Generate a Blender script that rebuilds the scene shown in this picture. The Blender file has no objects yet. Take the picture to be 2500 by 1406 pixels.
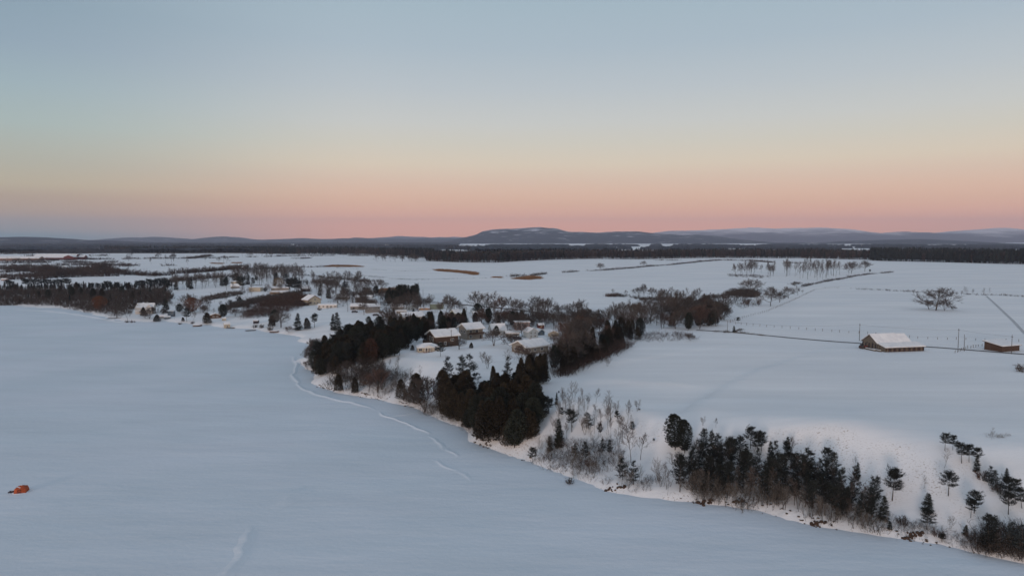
import bpy, bmesh, math, random
import numpy as np

# ------------------------------------------------------------------ camera, world, sun, exposure
S = bpy.context.scene
COL = S.collection
R = math.radians
CAM_Z, PITCH, F = 55.0, R(4.0), 1667.0           # metres above the lake, downward tilt, focal length in photo pixels

cam = bpy.data.objects.new('camera', bpy.data.cameras.new('camera'))
COL.objects.link(cam); S.camera = cam
cam.location = (0, 0, CAM_Z); cam.rotation_euler = (R(90) - PITCH, 0, 0)
cam.data.sensor_width = 36; cam.data.lens = 36 * F / 2500
cam.data.clip_start = 1.0; cam.data.clip_end = 120000

S.view_settings.view_transform = 'Standard'; S.view_settings.look = 'None'
S.view_settings.gamma = 1; S.view_settings.exposure = 0.0
S.view_settings.use_curve_mapping = False
S.cycles.use_denoising = True; S.cycles.denoising_prefilter = 'ACCURATE'; S.cycles.denoising_input_passes = 'RGB_ALBEDO_NORMAL'
S.cycles.max_bounces = 4; S.cycles.diffuse_bounces = 2; S.cycles.glossy_bounces = 1
S.cycles.volume_bounces = 0; S.cycles.transparent_max_bounces = 8
S.cycles.light_sampling_threshold = 0.02

def lin(c):
    return tuple(((v/255)/12.92 if v/255 <= .04045 else ((v/255+.055)/1.055)**2.4) for v in c)

def build_world():
    w = bpy.data.worlds.new('World'); S.world = w; w.use_nodes = True
    nt = w.node_tree; N = nt.nodes; L = nt.links; N.clear()
    out = N.new('ShaderNodeOutputWorld'); bg = N.new('ShaderNodeBackground')
    tc = N.new('ShaderNodeTexCoord'); sp = N.new('ShaderNodeSeparateXYZ')
    L.new(tc.outputs['Generated'], sp.inputs[0])
    def ramp(stops):
        r = N.new('ShaderNodeValToRGB'); cr = r.color_ramp; cr.interpolation = 'B_SPLINE' if 0 else 'EASE'
        cr.interpolation = 'LINEAR'
        while len(cr.elements) > 1: cr.elements.remove(cr.elements[-1])
        for i, (p, c) in enumerate(stops):
            e = cr.elements[0] if i == 0 else cr.elements.new(p)
            e.position = p; e.color = (*lin(c), 1)
        mp = N.new('ShaderNodeMath'); mp.operation = 'MULTIPLY'; mp.inputs[1].default_value = 1.0
        L.new(sp.outputs['Z'], mp.inputs[0]); L.new(mp.outputs[0], r.inputs[0])
        return r
    # opposite the set sun: earth shadow, belt of pink, cream, pale blue, zenith
    centre = ramp([(0.0, (288.9,197.3,152.6)), (0.0205, (288.9,197.3,152.6)), (0.051, (256.8,200.7,162.0)), (0.086, (239.2,208.7,181.6)), (0.108, (232.8,216.4,191.4)), (0.137, (218.8,213.7,198.4)), (0.165, (208.7,210.6,205.7)), (0.2105, (192.2,201.3,206.2)), (0.265, (175.1,191.1,202.1)), (0.32, (166.1,186.2,198.2)), (0.6, (158,174,190)), (1, (146,164,184))])
    left = ramp([(0.0, (102.9,156.0,166.4)), (0.0055, (102.9,156.0,166.4)), (0.0129, (170.8,171.8,159.4)), (0.0324, (205.7,173.9,137.6)), (0.052, (199.9,173.9,141.3)), (0.0665, (204.4,189.5,156.1)), (0.091, (190.9,188.7,168.3)), (0.138, (175.3,191.4,187.3)), (0.183, (162.1,183.2,190.3)), (0.228, (149.1,170.1,185.1)), (0.271, (141.1,164.0,179.0)), (0.6, (158,174,190)), (1, (146,164,184))])
    fx = N.new('ShaderNodeMapRange'); fx.interpolation_type = 'SMOOTHSTEP'
    fx.inputs['From Min'].default_value = -.62; fx.inputs['From Max'].default_value = -0.18
    L.new(sp.outputs['X'], fx.inputs['Value'])
    mx = N.new('ShaderNodeMixRGB'); L.new(fx.outputs[0], mx.inputs[0]); L.new(left.outputs[0], mx.inputs[1]); L.new(centre.outputs[0], mx.inputs[2])
    # after-glow where the sun has gone down, behind the viewer
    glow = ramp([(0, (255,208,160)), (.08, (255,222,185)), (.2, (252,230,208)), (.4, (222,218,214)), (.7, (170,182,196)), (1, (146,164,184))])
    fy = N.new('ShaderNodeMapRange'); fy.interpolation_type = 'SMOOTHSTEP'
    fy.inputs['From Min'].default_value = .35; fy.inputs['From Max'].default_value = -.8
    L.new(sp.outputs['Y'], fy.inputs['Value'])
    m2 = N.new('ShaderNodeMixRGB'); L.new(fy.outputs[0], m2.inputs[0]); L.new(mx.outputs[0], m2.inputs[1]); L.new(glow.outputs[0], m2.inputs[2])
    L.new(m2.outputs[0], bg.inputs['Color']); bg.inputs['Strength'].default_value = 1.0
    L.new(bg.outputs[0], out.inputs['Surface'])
build_world()

sd = bpy.data.lights.new('sun', 'SUN'); sd.energy = 2.3; sd.angle = R(10); sd.color = (1.0, .75, .63)
sun = bpy.data.objects.new('sun', sd); COL.objects.link(sun)
# light travels away from the viewer, a little to the right, from 4 degrees above the horizon
sun.rotation_euler = (R(86), 0, R(-25))

# ------------------------------------------------------------------ pixels of the photo -> world
CP, SP = math.cos(PITCH), math.sin(PITCH)
def ray(px, py):
    u = (px - 1250) / F; v = (703 - py) / F
    return np.array([u, CP + v * SP, -SP + v * CP])
def at_z(px, py, z=0.0):
    d = ray(px, py); t = (z - CAM_Z) / d[2]
    return np.array([0, 0, CAM_Z]) + d * t

# shoreline: pixel, bluff height, bluff width
SHORE_PX = [(-2600,738,5,40),(-1200,741,5,40),(-500,742,5,40),(0,745,4.5,34),(60,747,4.5,34),(150,753,4.5,34),(230,766,3,30),(290,784,2.5,30),
    (330,786,2.5,28),(400,784,2.5,28),(480,793,2.5,28),(560,801,3,32),(640,809,3,36),(700,817,3.5,36),(738,826,4,36),(752,842,6,30),
    (744,868,7,26),(742,900,8,26),(758,935,8,26),(800,951,8,30),(860,965,8.5,32),(920,974,8.5,32),(1000,992,8.5,30),(1040,1010,8.5,30),
    (1100,1036,8,28),(1140,1057,8,28),(1190,1092,8,28),(1240,1112,8,28),(1290,1127,8,30),(1350,1151,8,34),(1420,1174,8.5,40),
    (1480,1199,9,44),(1560,1213,9.5,46),(1650,1223,10,42),(1750,1233,10.5,38),(1850,1246,11,35),(1930,1271,11,35),(2000,1286,11,36),
    (2100,1301,11,38),(2180,1313,11,40),(2300,1331,11,42),(2400,1356,11,42),(2500,1376,11,42),(2750,1430,11,42),(3300,1600,11,42),(5200,2300,11,42)]
SH = np.array([[*at_z(a, b)[:2], h, w] for a, b, h, w in SHORE_PX])
def jag(P, it=3, k=.10, seed=4):
    rg = np.random.default_rng(seed)
    for _ in range(it):
        out = [P[0]]
        for a, b in zip(P[:-1], P[1:]):
            m = (a + b) / 2; L = np.hypot(*(b - a)[:2])
            if L > 9:
                nrm = np.array([-(b-a)[1], (b-a)[0]]) / L
                m = m.copy(); m[:2] += nrm * rg.normal(0, min(k * L, 2.5)); out.append(m)
            out.append(b)
        P = np.array(out)
    return P
SH = jag(SH)

def vnoise(x, y, s, seed=0):
    """smooth value noise, wavelength s, about -1..1"""
    x = np.asarray(x, float) / s + seed * 17.31; y = np.asarray(y, float) / s + seed * 9.77
    xi = np.floor(x); yi = np.floor(y); fx = x - xi; fy = y - yi
    fx = fx*fx*(3-2*fx); fy = fy*fy*(3-2*fy)
    def h(a, b):
        t = np.sin(a * 127.1 + b * 311.7) * 43758.5453
        return (t - np.floor(t)) * 2 - 1
    return (h(xi,yi)*(1-fx) + h(xi+1,yi)*fx)*(1-fy) + (h(xi,yi+1)*(1-fx) + h(xi+1,yi+1)*fx)*fy

def shore_dist(x, y):
    """signed distance to the shore (land positive), bluff height and width at the nearest point"""
    x = np.asarray(x, float).ravel(); y = np.asarray(y, float).ravel()
    best = np.full(x.shape, 1e18); sg = np.ones_like(x); hb = np.zeros_like(x); wb = np.zeros_like(x)
    A = SH[:-1]; B = SH[1:]
    for a, b in zip(A, B):
        dx, dy = b[0]-a[0], b[1]-a[1]; l2 = dx*dx+dy*dy
        t = np.clip(((x-a[0])*dx + (y-a[1])*dy)/l2, 0, 1)
        qx = x-(a[0]+t*dx); qy = y-(a[1]+t*dy); d2 = qx*qx+qy*qy
        m = d2 < best
        cr = dx*(y-a[1]) - dy*(x-a[0])
        best = np.where(m, d2, best); sg = np.where(m, cr, sg)
        hb = np.where(m, a[2]+(b[2]-a[2])*t, hb); wb = np.where(m, a[3]+(b[3]-a[3])*t, wb)
    # inside test by crossing number against the closed lake polygon
    LX = np.concatenate([SH[:,0], [6000, 6000, -9000, -9000]]); LY = np.concatenate([SH[:,1], [SH[-1,1], -9000, -9000, SH[0,1]]])
    ins = np.zeros(x.shape, bool); n = len(LX)
    for i in range(n):
        x1, y1, x2, y2 = LX[i], LY[i], LX[(i+1) % n], LY[(i+1) % n]
        if y1 == y2: continue
        c = ((y1 > y) != (y2 > y)) & (x < (x2-x1)*(y-y1)/(y2-y1)+x1)
        ins ^= c
    d = np.sqrt(best)
    return np.where(ins, -d, d), hb, wb
def sst(t):
    t = np.clip(t, 0, 1); return t*t*(3-2*t)
CREST = np.array([at_z(a, b, z)[:2] for a, b, z in ((1330,1010,9),(1400,985,9.5),(1480,990,10),(1560,1002,10),(1650,1028,10.5),(1730,1040,11),(1830,1042,11),(1950,1042,11),(2060,1048,11),
    (2150,1064,11),(2230,1088,10.5),(2300,1128,10),(2370,1175,9),(2440,1225,8),(2510,1275,7))])
CREST2 = np.array([at_z(a, b, z)[:2] for a, b, z in ((1360,940,9),(1420,930,9),(1500,928,9),(1600,935,9))])
def crest_bump(x, y):
    r = 0
    for C, amp in ((CREST, 1.9), (CREST2, .6)):
        best = np.full(x.shape, 1e9); side = np.zeros_like(x); end = np.ones_like(x)
        for k, (a, b) in enumerate(zip(C[:-1], C[1:])):
            dx, dy = b-a; l2 = dx*dx+dy*dy; tr = ((x-a[0])*dx+(y-a[1])*dy)/l2; t = np.clip(tr, 0, 1)
            d = np.hypot(x-a[0]-t*dx, y-a[1]-t*dy); m = d < best
            side = np.where(m, dx*(y-a[1])-dy*(x-a[0]), side); best = np.where(m, d, best)
        s = np.where(side > 0, 13.0, 4.4)*(1+.35*vnoise(x, y, 25, 9))
        r = r + amp*np.exp(-(best/s)**2)
    return r
def height(x, y):
    shp = np.shape(x); x = np.asarray(x, float).ravel(); y = np.asarray(y, float).ravel()
    d, hb, wb = shore_dist(x, y)
    n1 = vnoise(x, y, 14, 1); n2 = vnoise(x, y, 5, 2)
    dd = d + n1*1.5*np.clip(d/10, 0, 1)
    lip = 1.1*sst(dd/2.2)
    h = lip + (hb-1.1)*sst((dd-1.2)/wb)**.92
    h += (9.0-np.minimum(hb, 9.0))*sst((d-wb*.6)/220)                   # low shores climb on to the plain
    h -= np.clip(hb-9, 0, 3)*sst((d-wb)/45)                             # the field behind the crest lies a little lower
    k = np.clip(d/30, 0, 1)
    h += k*(vnoise(x, y, 170, 3)*.9 + vnoise(x, y, 60, 4)*.3) + np.clip(d/6, 0, 1)*(1-sst((d-wb)/20))*(n1*.35+n2*.14)
    m = (y < 420) & (d > 4)
    if m.any(): h[m] += crest_bump(x[m], y[m])
    far = sst((y-1500)/2500)
    h += far*(vnoise(x, y, 900, 5)*1.5)
    return np.where(d < 0, np.maximum(-1.5, -.4-.25*np.abs(d)), h).reshape(shp)

def ground(px, py):
    """the point of the land the photo shows at this pixel"""
    d = ray(px, py); d = d / d[1]
    if d[2] >= -1e-4: d[2] = -1e-4
    tmax = min((CAM_Z+1) / -d[2], 60000)
    ts = np.geomspace(70, max(tmax, 80), 160)
    z = CAM_Z + d[2]*ts - np.maximum(height(d[0]*ts, d[1]*ts), 0)
    i = int(np.argmax(z < 0))
    if z[i] >= 0: t = tmax
    else:
        a, b = ts[max(i-1, 0)], ts[i]
        for _ in range(2):
            tt = np.linspace(a, b, 20); zz = CAM_Z + d[2]*tt - np.maximum(height(d[0]*tt, d[1]*tt), 0)
            j = max(int(np.argmax(zz < 0)), 1); a, b = tt[j-1], tt[j]
        t = (a+b)/2
    x, y = d[0]*t, d[1]*t
    return np.array([x, y, max(float(height(np.array([x]), np.array([y]))[0]), 0)])
def gz(x, y): return max(float(height(np.array([x]), np.array([y]))[0]), 0.0)

# ------------------------------------------------------------------ materials
MATS = {}
def mat(name, c, rough=.85, var=.25, scale=3.0, bump=0.0, c2=None, rnd=.3, stretch=(1,1,1), emit=None, coords='Object', metallic=0, spec=.3):
    if name in MATS: return MATS[name]
    m = bpy.data.materials.new(name); m.use_nodes = True; MATS[name] = m
    nt = m.node_tree; N = nt.nodes; L = nt.links; b = N['Principled BSDF']
    b.inputs['Roughness'].default_value = rough; b.inputs['Metallic'].default_value = metallic
    b.inputs['Specular IOR Level'].default_value = spec
    tc = N.new('ShaderNodeTexCoord'); mp = N.new('ShaderNodeMapping'); mp.inputs['Scale'].default_value = stretch
    L.new(tc.outputs[coords], mp.inputs[0])
    no = N.new('ShaderNodeTexNoise'); no.inputs['Scale'].default_value = scale; no.inputs['Detail'].default_value = 5
    L.new(mp.outputs[0], no.inputs['Vector'])
    ra = N.new('ShaderNodeValToRGB'); ra.color_ramp.elements[0].position = .35; ra.color_ramp.elements[1].position = .65
    c2 = c2 or tuple(v*(1-var*1.4) for v in c)
    ra.color_ramp.elements[0].color = (*c2, 1); ra.color_ramp.elements[1].color = (*c, 1)
    L.new(no.outputs['Fac'], ra.inputs[0])
    oi = N.new('ShaderNodeObjectInfo'); mr = N.new('ShaderNodeMapRange')
    mr.inputs['To Min'].default_value = 1-rnd; mr.inputs['To Max'].default_value = 1+rnd
    L.new(oi.outputs['Random'], mr.inputs['Value'])
    hs = N.new('ShaderNodeHueSaturation'); L.new(mr.outputs[0], hs.inputs['Value']); L.new(ra.outputs[0], hs.inputs['Color'])
    L.new(hs.outputs[0], b.inputs['Base Color'])
    if bump:
        bp = N.new('ShaderNodeBump'); bp.inputs['Strength'].default_value = .6; bp.inputs['Distance'].default_value = bump
        L.new(no.outputs['Fac'], bp.inputs['Height']); L.new(bp.outputs[0], b.inputs['Normal'])
    return m

def snow_land_mat():
    m = bpy.data.materials.new('land_snow'); m.use_nodes = True
    nt = m.node_tree; N = nt.nodes; L = nt.links; b = N['Principled BSDF']
    b.inputs['Roughness'].default_value = .75; b.inputs['Specular IOR Level'].default_value = .2
    ge = N.new('ShaderNodeNewGeometry'); tc = N.new('ShaderNodeTexCoord')
    def noise(s, det=4, st=(1,1,1), rot=0):
        mp = N.new('ShaderNodeMapping'); mp.inputs['Scale'].default_value = st; mp.inputs['Rotation'].default_value = (0,0,rot)
        L.new(tc.outputs['Object'], mp.inputs[0])
        n = N.new('ShaderNodeTexNoise'); n.inputs['Scale'].default_value = s; n.inputs['Detail'].default_value = det
        L.new(mp.outputs[0], n.inputs['Vector']); return n
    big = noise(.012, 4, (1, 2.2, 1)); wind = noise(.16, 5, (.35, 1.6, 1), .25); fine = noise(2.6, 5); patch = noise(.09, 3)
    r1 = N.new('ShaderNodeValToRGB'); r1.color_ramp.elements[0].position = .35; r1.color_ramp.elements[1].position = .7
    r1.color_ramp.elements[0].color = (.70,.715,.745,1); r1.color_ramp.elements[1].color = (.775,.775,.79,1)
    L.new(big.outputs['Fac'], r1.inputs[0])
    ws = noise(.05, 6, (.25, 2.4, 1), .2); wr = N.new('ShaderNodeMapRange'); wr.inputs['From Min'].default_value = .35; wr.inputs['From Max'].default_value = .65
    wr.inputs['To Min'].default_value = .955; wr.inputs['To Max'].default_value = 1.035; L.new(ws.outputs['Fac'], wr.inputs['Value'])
    whs = N.new('ShaderNodeHueSaturation'); L.new(r1.outputs[0], whs.inputs['Color']); L.new(wr.outputs[0], whs.inputs['Value'])
    # dry weeds and dirt poking through on steep ground
    sx = N.new('ShaderNodeSeparateXYZ'); L.new(ge.outputs['Normal'], sx.inputs[0])
    st = N.new('ShaderNodeMapRange'); st.inputs['From Min'].default_value = .985; st.inputs['From Max'].default_value = .90; L.new(sx.outputs['Z'], st.inputs['Value'])
    f1 = N.new('ShaderNodeMapRange'); f1.inputs['From Min'].default_value = .56; f1.inputs['From Max'].default_value = .70; L.new(fine.outputs['Fac'], f1.inputs['Value'])
    f2 = N.new('ShaderNodeMapRange'); f2.inputs['From Min'].default_value = .42; f2.inputs['From Max'].default_value = .60; L.new(patch.outputs['Fac'], f2.inputs['Value'])
    mu = N.new('ShaderNodeMath'); mu.operation = 'MULTIPLY'; L.new(st.outputs[0], mu.inputs[0]); L.new(f1.outputs[0], mu.inputs[1])
    m2 = N.new('ShaderNodeMath'); m2.operation = 'MULTIPLY'; L.new(mu.outputs[0], m2.inputs[0]); L.new(f2.outputs[0], m2.inputs[1])
    mx = N.new('ShaderNodeMixRGB'); mx.inputs[2].default_value = (.26,.215,.17,1); L.new(m2.outputs[0], mx.inputs[0]); L.new(whs.outputs[0], mx.inputs[1])
    L.new(mx.outputs[0], b.inputs['Base Color'])
    ad = N.new('ShaderNodeMath'); ad.operation = 'MULTIPLY_ADD'; ad.inputs[1].default_value = .25
    L.new(fine.outputs['Fac'], ad.inputs[0]); L.new(wind.outputs['Fac'], ad.inputs[2])
    bp = N.new('ShaderNodeBump'); bp.inputs['Strength'].default_value = .55; bp.inputs['Distance'].default_value = .35
    L.new(ad.outputs[0], bp.inputs['Height']); L.new(bp.outputs[0], b.inputs['Normal'])
    MATS['land_snow'] = m; return m
def lake_mat():
    m = bpy.data.materials.new('lake_snow'); m.use_nodes = True
    nt = m.node_tree; N = nt.nodes; L = nt.links; b = N['Principled BSDF']
    b.inputs['Roughness'].default_value = .7; b.inputs['Specular IOR Level'].default_value = .2
    tc = N.new('ShaderNodeTexCoord')
    def noise(s, det=4, st=(1,1,1), rot=0):
        mp = N.new('ShaderNodeMapping'); mp.inputs['Scale'].default_value = st; mp.inputs['Rotation'].default_value = (0,0,rot)
        L.new(tc.outputs['Object'], mp.inputs[0])
        n = N.new('ShaderNodeTexNoise'); n.inputs['Scale'].default_value = s; n.inputs['Detail'].default_value = det
        L.new(mp.outputs[0], n.inputs['Vector']); return n
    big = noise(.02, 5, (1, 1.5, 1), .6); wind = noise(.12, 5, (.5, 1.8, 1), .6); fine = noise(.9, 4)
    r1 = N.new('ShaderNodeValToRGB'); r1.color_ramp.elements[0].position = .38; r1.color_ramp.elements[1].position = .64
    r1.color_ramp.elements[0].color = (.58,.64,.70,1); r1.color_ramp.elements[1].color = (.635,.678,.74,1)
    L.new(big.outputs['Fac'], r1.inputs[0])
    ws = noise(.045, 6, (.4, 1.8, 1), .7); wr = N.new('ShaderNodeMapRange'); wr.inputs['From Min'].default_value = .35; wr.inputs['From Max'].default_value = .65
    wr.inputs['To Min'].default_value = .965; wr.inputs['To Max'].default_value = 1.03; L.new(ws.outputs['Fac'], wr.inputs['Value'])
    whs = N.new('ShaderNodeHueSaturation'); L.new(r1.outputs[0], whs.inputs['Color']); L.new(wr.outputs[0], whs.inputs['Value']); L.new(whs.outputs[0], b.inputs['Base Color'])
    ad = N.new('ShaderNodeMath'); ad.operation = 'MULTIPLY_ADD'; ad.inputs[1].default_value = .2
    L.new(fine.outputs['Fac'], ad.inputs[0]); L.new(wind.outputs['Fac'], ad.inputs[2])
    bp = N.new('ShaderNodeBump'); bp.inputs['Strength'].default_value = .4; bp.inputs['Distance'].default_value = .25
    bp.inputs['Strength'].default_value = .6; bp.inputs['Distance'].default_value = .45
    L.new(ad.outputs[0], bp.inputs['Height']); L.new(bp.outputs[0], b.inputs['Normal'])
    MATS['lake_snow'] = m; return m

# ------------------------------------------------------------------ object helpers
def mesh_from(name, V, Fc, mats=(), mi=None, smooth=False):
    V = np.asarray(V, np.float32).reshape(-1, 3); Fc = np.asarray(Fc, np.int32); k = Fc.shape[1]
    me = bpy.data.meshes.new(name); me.vertices.add(len(V)); me.vertices.foreach_set('co', V.ravel())
    me.loops.add(Fc.size); me.loops.foreach_set('vertex_index', Fc.ravel())
    me.polygons.add(len(Fc)); me.polygons.foreach_set('loop_start', np.arange(0, Fc.size, k, dtype=np.int32))
    for m in mats: me.materials.append(m)
    if mi is not None: me.polygons.foreach_set('material_index', np.asarray(mi, np.int32))
    me.polygons.foreach_set('use_smooth', np.full(len(Fc), smooth))
    me.update(calc_edges=True); return me
def link(name, me, parent=None, **props):
    o = bpy.data.objects.new(name, me); COL.objects.link(o)
    if parent: o.parent = parent
    for k, v in props.items():
        if v is not None: o['category' if k == 'cat' else k] = v
    return o
def empty(name, loc, rz=0, sc=1, **props):
    o = link(name, None, **props); o.location = loc; o.rotation_euler = (0, 0, rz)
    o.scale = (sc, sc, sc) if not hasattr(sc, '__len__') else sc
    o.empty_display_size = .2
    return o

# ------------------------------------------------------------------ ground sheets
def axis(lo, hi, mid_lo, mid_hi, step, grow=1.09):
    a = list(np.arange(mid_lo, mid_hi + .1, step)); s = step
    while a[-1] < hi: s *= grow; a.append(a[-1] + s)
    s = step; b = []; c = mid_lo
    while c > lo: s *= grow; c -= s; b.append(c)
    return np.array(b[::-1] + a)
def grid_mesh(xs, ys, Z):
    nx, ny = len(xs), len(ys); X, Y = np.meshgrid(xs, ys)
    V = np.stack([X, Y, Z], -1).reshape(-1, 3)
    i = np.arange((ny-1)*nx).reshape(ny-1, nx)[:, :-1].ravel()
    return V, np.stack([i, i+1, i+nx+1, i+nx], 1)
ys = np.concatenate([np.arange(90, 340, 2.0), axis(340, 900, 340, 342, 2.0, 1.03)[1:]])
ys = ys[ys < 900]; s = ys[-1]-ys[-2]; yl = list(ys)
while yl[-1] < 23500: s *= 1.08; yl.append(yl[-1]+s)
yb = [90]; s = 4
while yb[-1] > -8000: s *= 1.25; yb.append(yb[-1]-s)
ys = np.array(yb[:0:-1] + yl)
xs = axis(-19500, 19500, -330, 330, 2.2, 1.07)
X, Y = np.meshgrid(xs, ys)
GX, GY, GZ = xs, ys, height(X, Y)
exact_height = height
def height(x, y):
    """the height of the ground sheet itself, between its vertices"""
    x = np.asarray(x, float); y = np.asarray(y, float)
    i = np.clip(np.searchsorted(GX, x)-1, 0, len(GX)-2); j = np.clip(np.searchsorted(GY, y)-1, 0, len(GY)-2)
    u = np.clip((x-GX[i])/(GX[i+1]-GX[i]), 0, 1); v = np.clip((y-GY[j])/(GY[j+1]-GY[j]), 0, 1)
    return (GZ[j,i]*(1-u)+GZ[j,i+1]*u)*(1-v)+(GZ[j+1,i]*(1-u)+GZ[j+1,i+1]*u)*v
V, Q = grid_mesh(xs, ys, GZ)
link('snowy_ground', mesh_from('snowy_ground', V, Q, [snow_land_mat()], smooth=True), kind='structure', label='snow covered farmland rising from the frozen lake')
lx = np.linspace(-4000, 2000, 60); ly = np.linspace(-2500, 1200, 60); LX_, LY_ = np.meshgrid(lx, ly)
V, Q = grid_mesh(lx, ly, np.zeros_like(LX_))
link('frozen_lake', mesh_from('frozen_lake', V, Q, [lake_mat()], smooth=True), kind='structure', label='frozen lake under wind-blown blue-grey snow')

# ------------------------------------------------------------------ mountains and far woods
def fbm(x, y, s, o=5, seed=0):
    r = 0; a = 1
    for i in range(o): r = r + a*vnoise(x, y, s/2**i, seed+i*3); a *= .5
    return r/1.9
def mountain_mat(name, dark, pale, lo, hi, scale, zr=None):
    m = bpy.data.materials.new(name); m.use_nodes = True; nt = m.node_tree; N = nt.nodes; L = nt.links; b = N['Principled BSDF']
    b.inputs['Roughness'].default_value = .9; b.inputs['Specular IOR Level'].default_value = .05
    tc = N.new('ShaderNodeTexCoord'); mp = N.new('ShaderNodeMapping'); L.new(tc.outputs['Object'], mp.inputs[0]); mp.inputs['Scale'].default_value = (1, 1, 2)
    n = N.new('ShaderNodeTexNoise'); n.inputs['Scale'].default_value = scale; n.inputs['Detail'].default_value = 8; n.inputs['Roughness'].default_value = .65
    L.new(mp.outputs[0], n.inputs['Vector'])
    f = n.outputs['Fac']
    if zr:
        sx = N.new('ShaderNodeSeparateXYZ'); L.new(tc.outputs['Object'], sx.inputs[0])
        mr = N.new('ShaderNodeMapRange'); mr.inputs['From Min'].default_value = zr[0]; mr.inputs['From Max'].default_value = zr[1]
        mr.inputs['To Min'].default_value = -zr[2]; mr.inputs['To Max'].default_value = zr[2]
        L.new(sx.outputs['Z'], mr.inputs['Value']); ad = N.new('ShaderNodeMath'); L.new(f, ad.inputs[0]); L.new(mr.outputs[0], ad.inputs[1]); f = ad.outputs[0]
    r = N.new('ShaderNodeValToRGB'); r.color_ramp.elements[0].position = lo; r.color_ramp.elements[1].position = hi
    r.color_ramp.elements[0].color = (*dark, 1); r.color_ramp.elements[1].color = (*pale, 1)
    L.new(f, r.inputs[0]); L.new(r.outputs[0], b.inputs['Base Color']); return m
def mountain(name, label, D, prof, depth, m, seed, rough=.12):
    P = np.array(prof, float); Dx = D
    wx = (P[:,0]-1250)/F*Dx*1.0; wz = CAM_Z + D*(586.4-P[:,1])/F
    n = max(int((wx[-1]-wx[0])/max(D*.0035, 25)), 40)
    n = min(n, 420)
    xs = np.linspace(wx[0], wx[-1], n); crest = np.interp(xs, wx, wz)
    crest = crest + vnoise(xs, xs*0, D*.012, seed)*D*.0006
    t = np.linspace(-1, 1.0, 61); ysm = D + t*depth
    X, T = np.meshgrid(xs, t); C = np.broadcast_to(crest, X.shape)
    shape = np.where(T < 0, sst(1+T)*.55 + .45*np.clip(1+T, 0, 1)**1.2, sst(1-T))
    nz = fbm(X, D+T*depth, depth*.5, 6, seed)
    Z = 5 + (C-5)*shape*(1 + rough*3*nz*(1-np.abs(shape*2-1)**2)) 
    Z = np.minimum(Z, 5+(C-5)*(1-.02*np.abs(T)*10*0))
    Z = np.where(np.abs(T) > .98, -20, Z)
    V, Q = grid_mesh(xs, ysm, Z)
    link(name, mesh_from(name, V, Q, [m], smooth=True), kind='structure', label=label)
dk_hazed = (.020,.028,.044); pl = (.55,.57,.64)  # forest dark tinted blue: sunless, hazy distance is painted into the colour
M1 = mountain_mat('mountain_forest', dk_hazed, (.62,.62,.68), .53, .66, .0042, (60, 260, .07))
M1b = mountain_mat('ridge_forest', dk_hazed, pl, .52, .8, .003, (20, 140, .08))
M2 = mountain_mat('far_mountain_alpenglow', (.10,.09,.12), (.85,.76,.78), .40, .66, .0011, (90, 390, .22))  # pink alpenglow is painted into the snow colour of these slopes
M3 = mountain_mat('hill_forest', dk_hazed, (.5,.5,.54), .58, .76, .004)
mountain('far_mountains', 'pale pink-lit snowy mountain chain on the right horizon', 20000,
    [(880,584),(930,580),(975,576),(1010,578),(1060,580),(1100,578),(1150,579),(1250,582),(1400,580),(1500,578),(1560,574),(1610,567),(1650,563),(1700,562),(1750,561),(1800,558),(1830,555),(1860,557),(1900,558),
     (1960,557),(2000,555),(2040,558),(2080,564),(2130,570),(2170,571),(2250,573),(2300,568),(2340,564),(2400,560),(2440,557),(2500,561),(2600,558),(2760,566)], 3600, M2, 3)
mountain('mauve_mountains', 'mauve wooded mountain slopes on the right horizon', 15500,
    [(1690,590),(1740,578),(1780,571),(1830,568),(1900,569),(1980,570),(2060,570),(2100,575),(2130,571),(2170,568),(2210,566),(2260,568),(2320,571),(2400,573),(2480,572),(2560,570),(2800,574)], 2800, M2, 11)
mountain('small_blue_hill', 'small snow-topped hill left of the long mountain', 14500,
    [(960,590),(1010,585),(1050,581),(1075,579),(1100,580),(1140,582),(1190,586),(1240,592)], 2200, M1b, 21)
mountain('long_mountain', 'long flat-topped blue mountain with snow patches on the horizon', 11500,
    [(1020,600),(1070,593),(1110,586),(1140,578),(1165,572),(1178,565),(1200,560),(1250,559),(1290,556),(1320,555),(1350,557),(1390,566),(1430,567),(1470,568),(1510,565),(1560,565),(1600,570),(1640,573),
     (1700,574),(1730,576),(1770,580),(1810,588),(1850,595),(1900,600)], 2600, M1, 31, .10)
mountain('dark_hill', 'low dark wooded hill in front of the mauve mountains', 9000,
    [(1800,601),(1850,597),(1890,592),(1950,593),(2020,594),(2060,591),(2090,588),(2150,586),(2210,585),(2250,584),(2300,586),(2350,590),(2400,595),(2480,598),(2560,600),(2800,606)], 1700, M3, 41)
mountain('blue_ridge', 'low blue ridge with two small summits on the left horizon', 15000,
    [(120,592),(200,588),(270,586),(305,583),(320,580),(350,581),(380,578),(410,581),(440,585),(490,586),(515,584),(530,579),(545,577),(570,579),(590,583),(640,586),(680,584),(720,582),(745,581),(780,584),
     (830,583),(870,580),(910,582),(960,583),(1010,584),(1060,588),(1100,592)], 2600, M3, 51)
mountain('wooded_rise', 'dark wooded rise at the far left horizon', 7500,
    [(-900,590),(-500,584),(-200,582),(0,580),(45,579),(100,581),(150,584),(220,587),(300,590),(380,593),(450,597)], 1500, M3, 61)

def canopy_mat(name, a, b_):
    return mat(name, a, rough=1, scale=.06, c2=b_, rnd=0, coords='Object', spec=.05)
CAN = canopy_mat('bare_canopy', (.050,.040,.036), (.022,.022,.022)); CAN2 = canopy_mat('hazed_canopy', (.050,.058,.074), (.028,.034,.044))  # second canopy lightened and blued, distance haze painted into its colour
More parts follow.
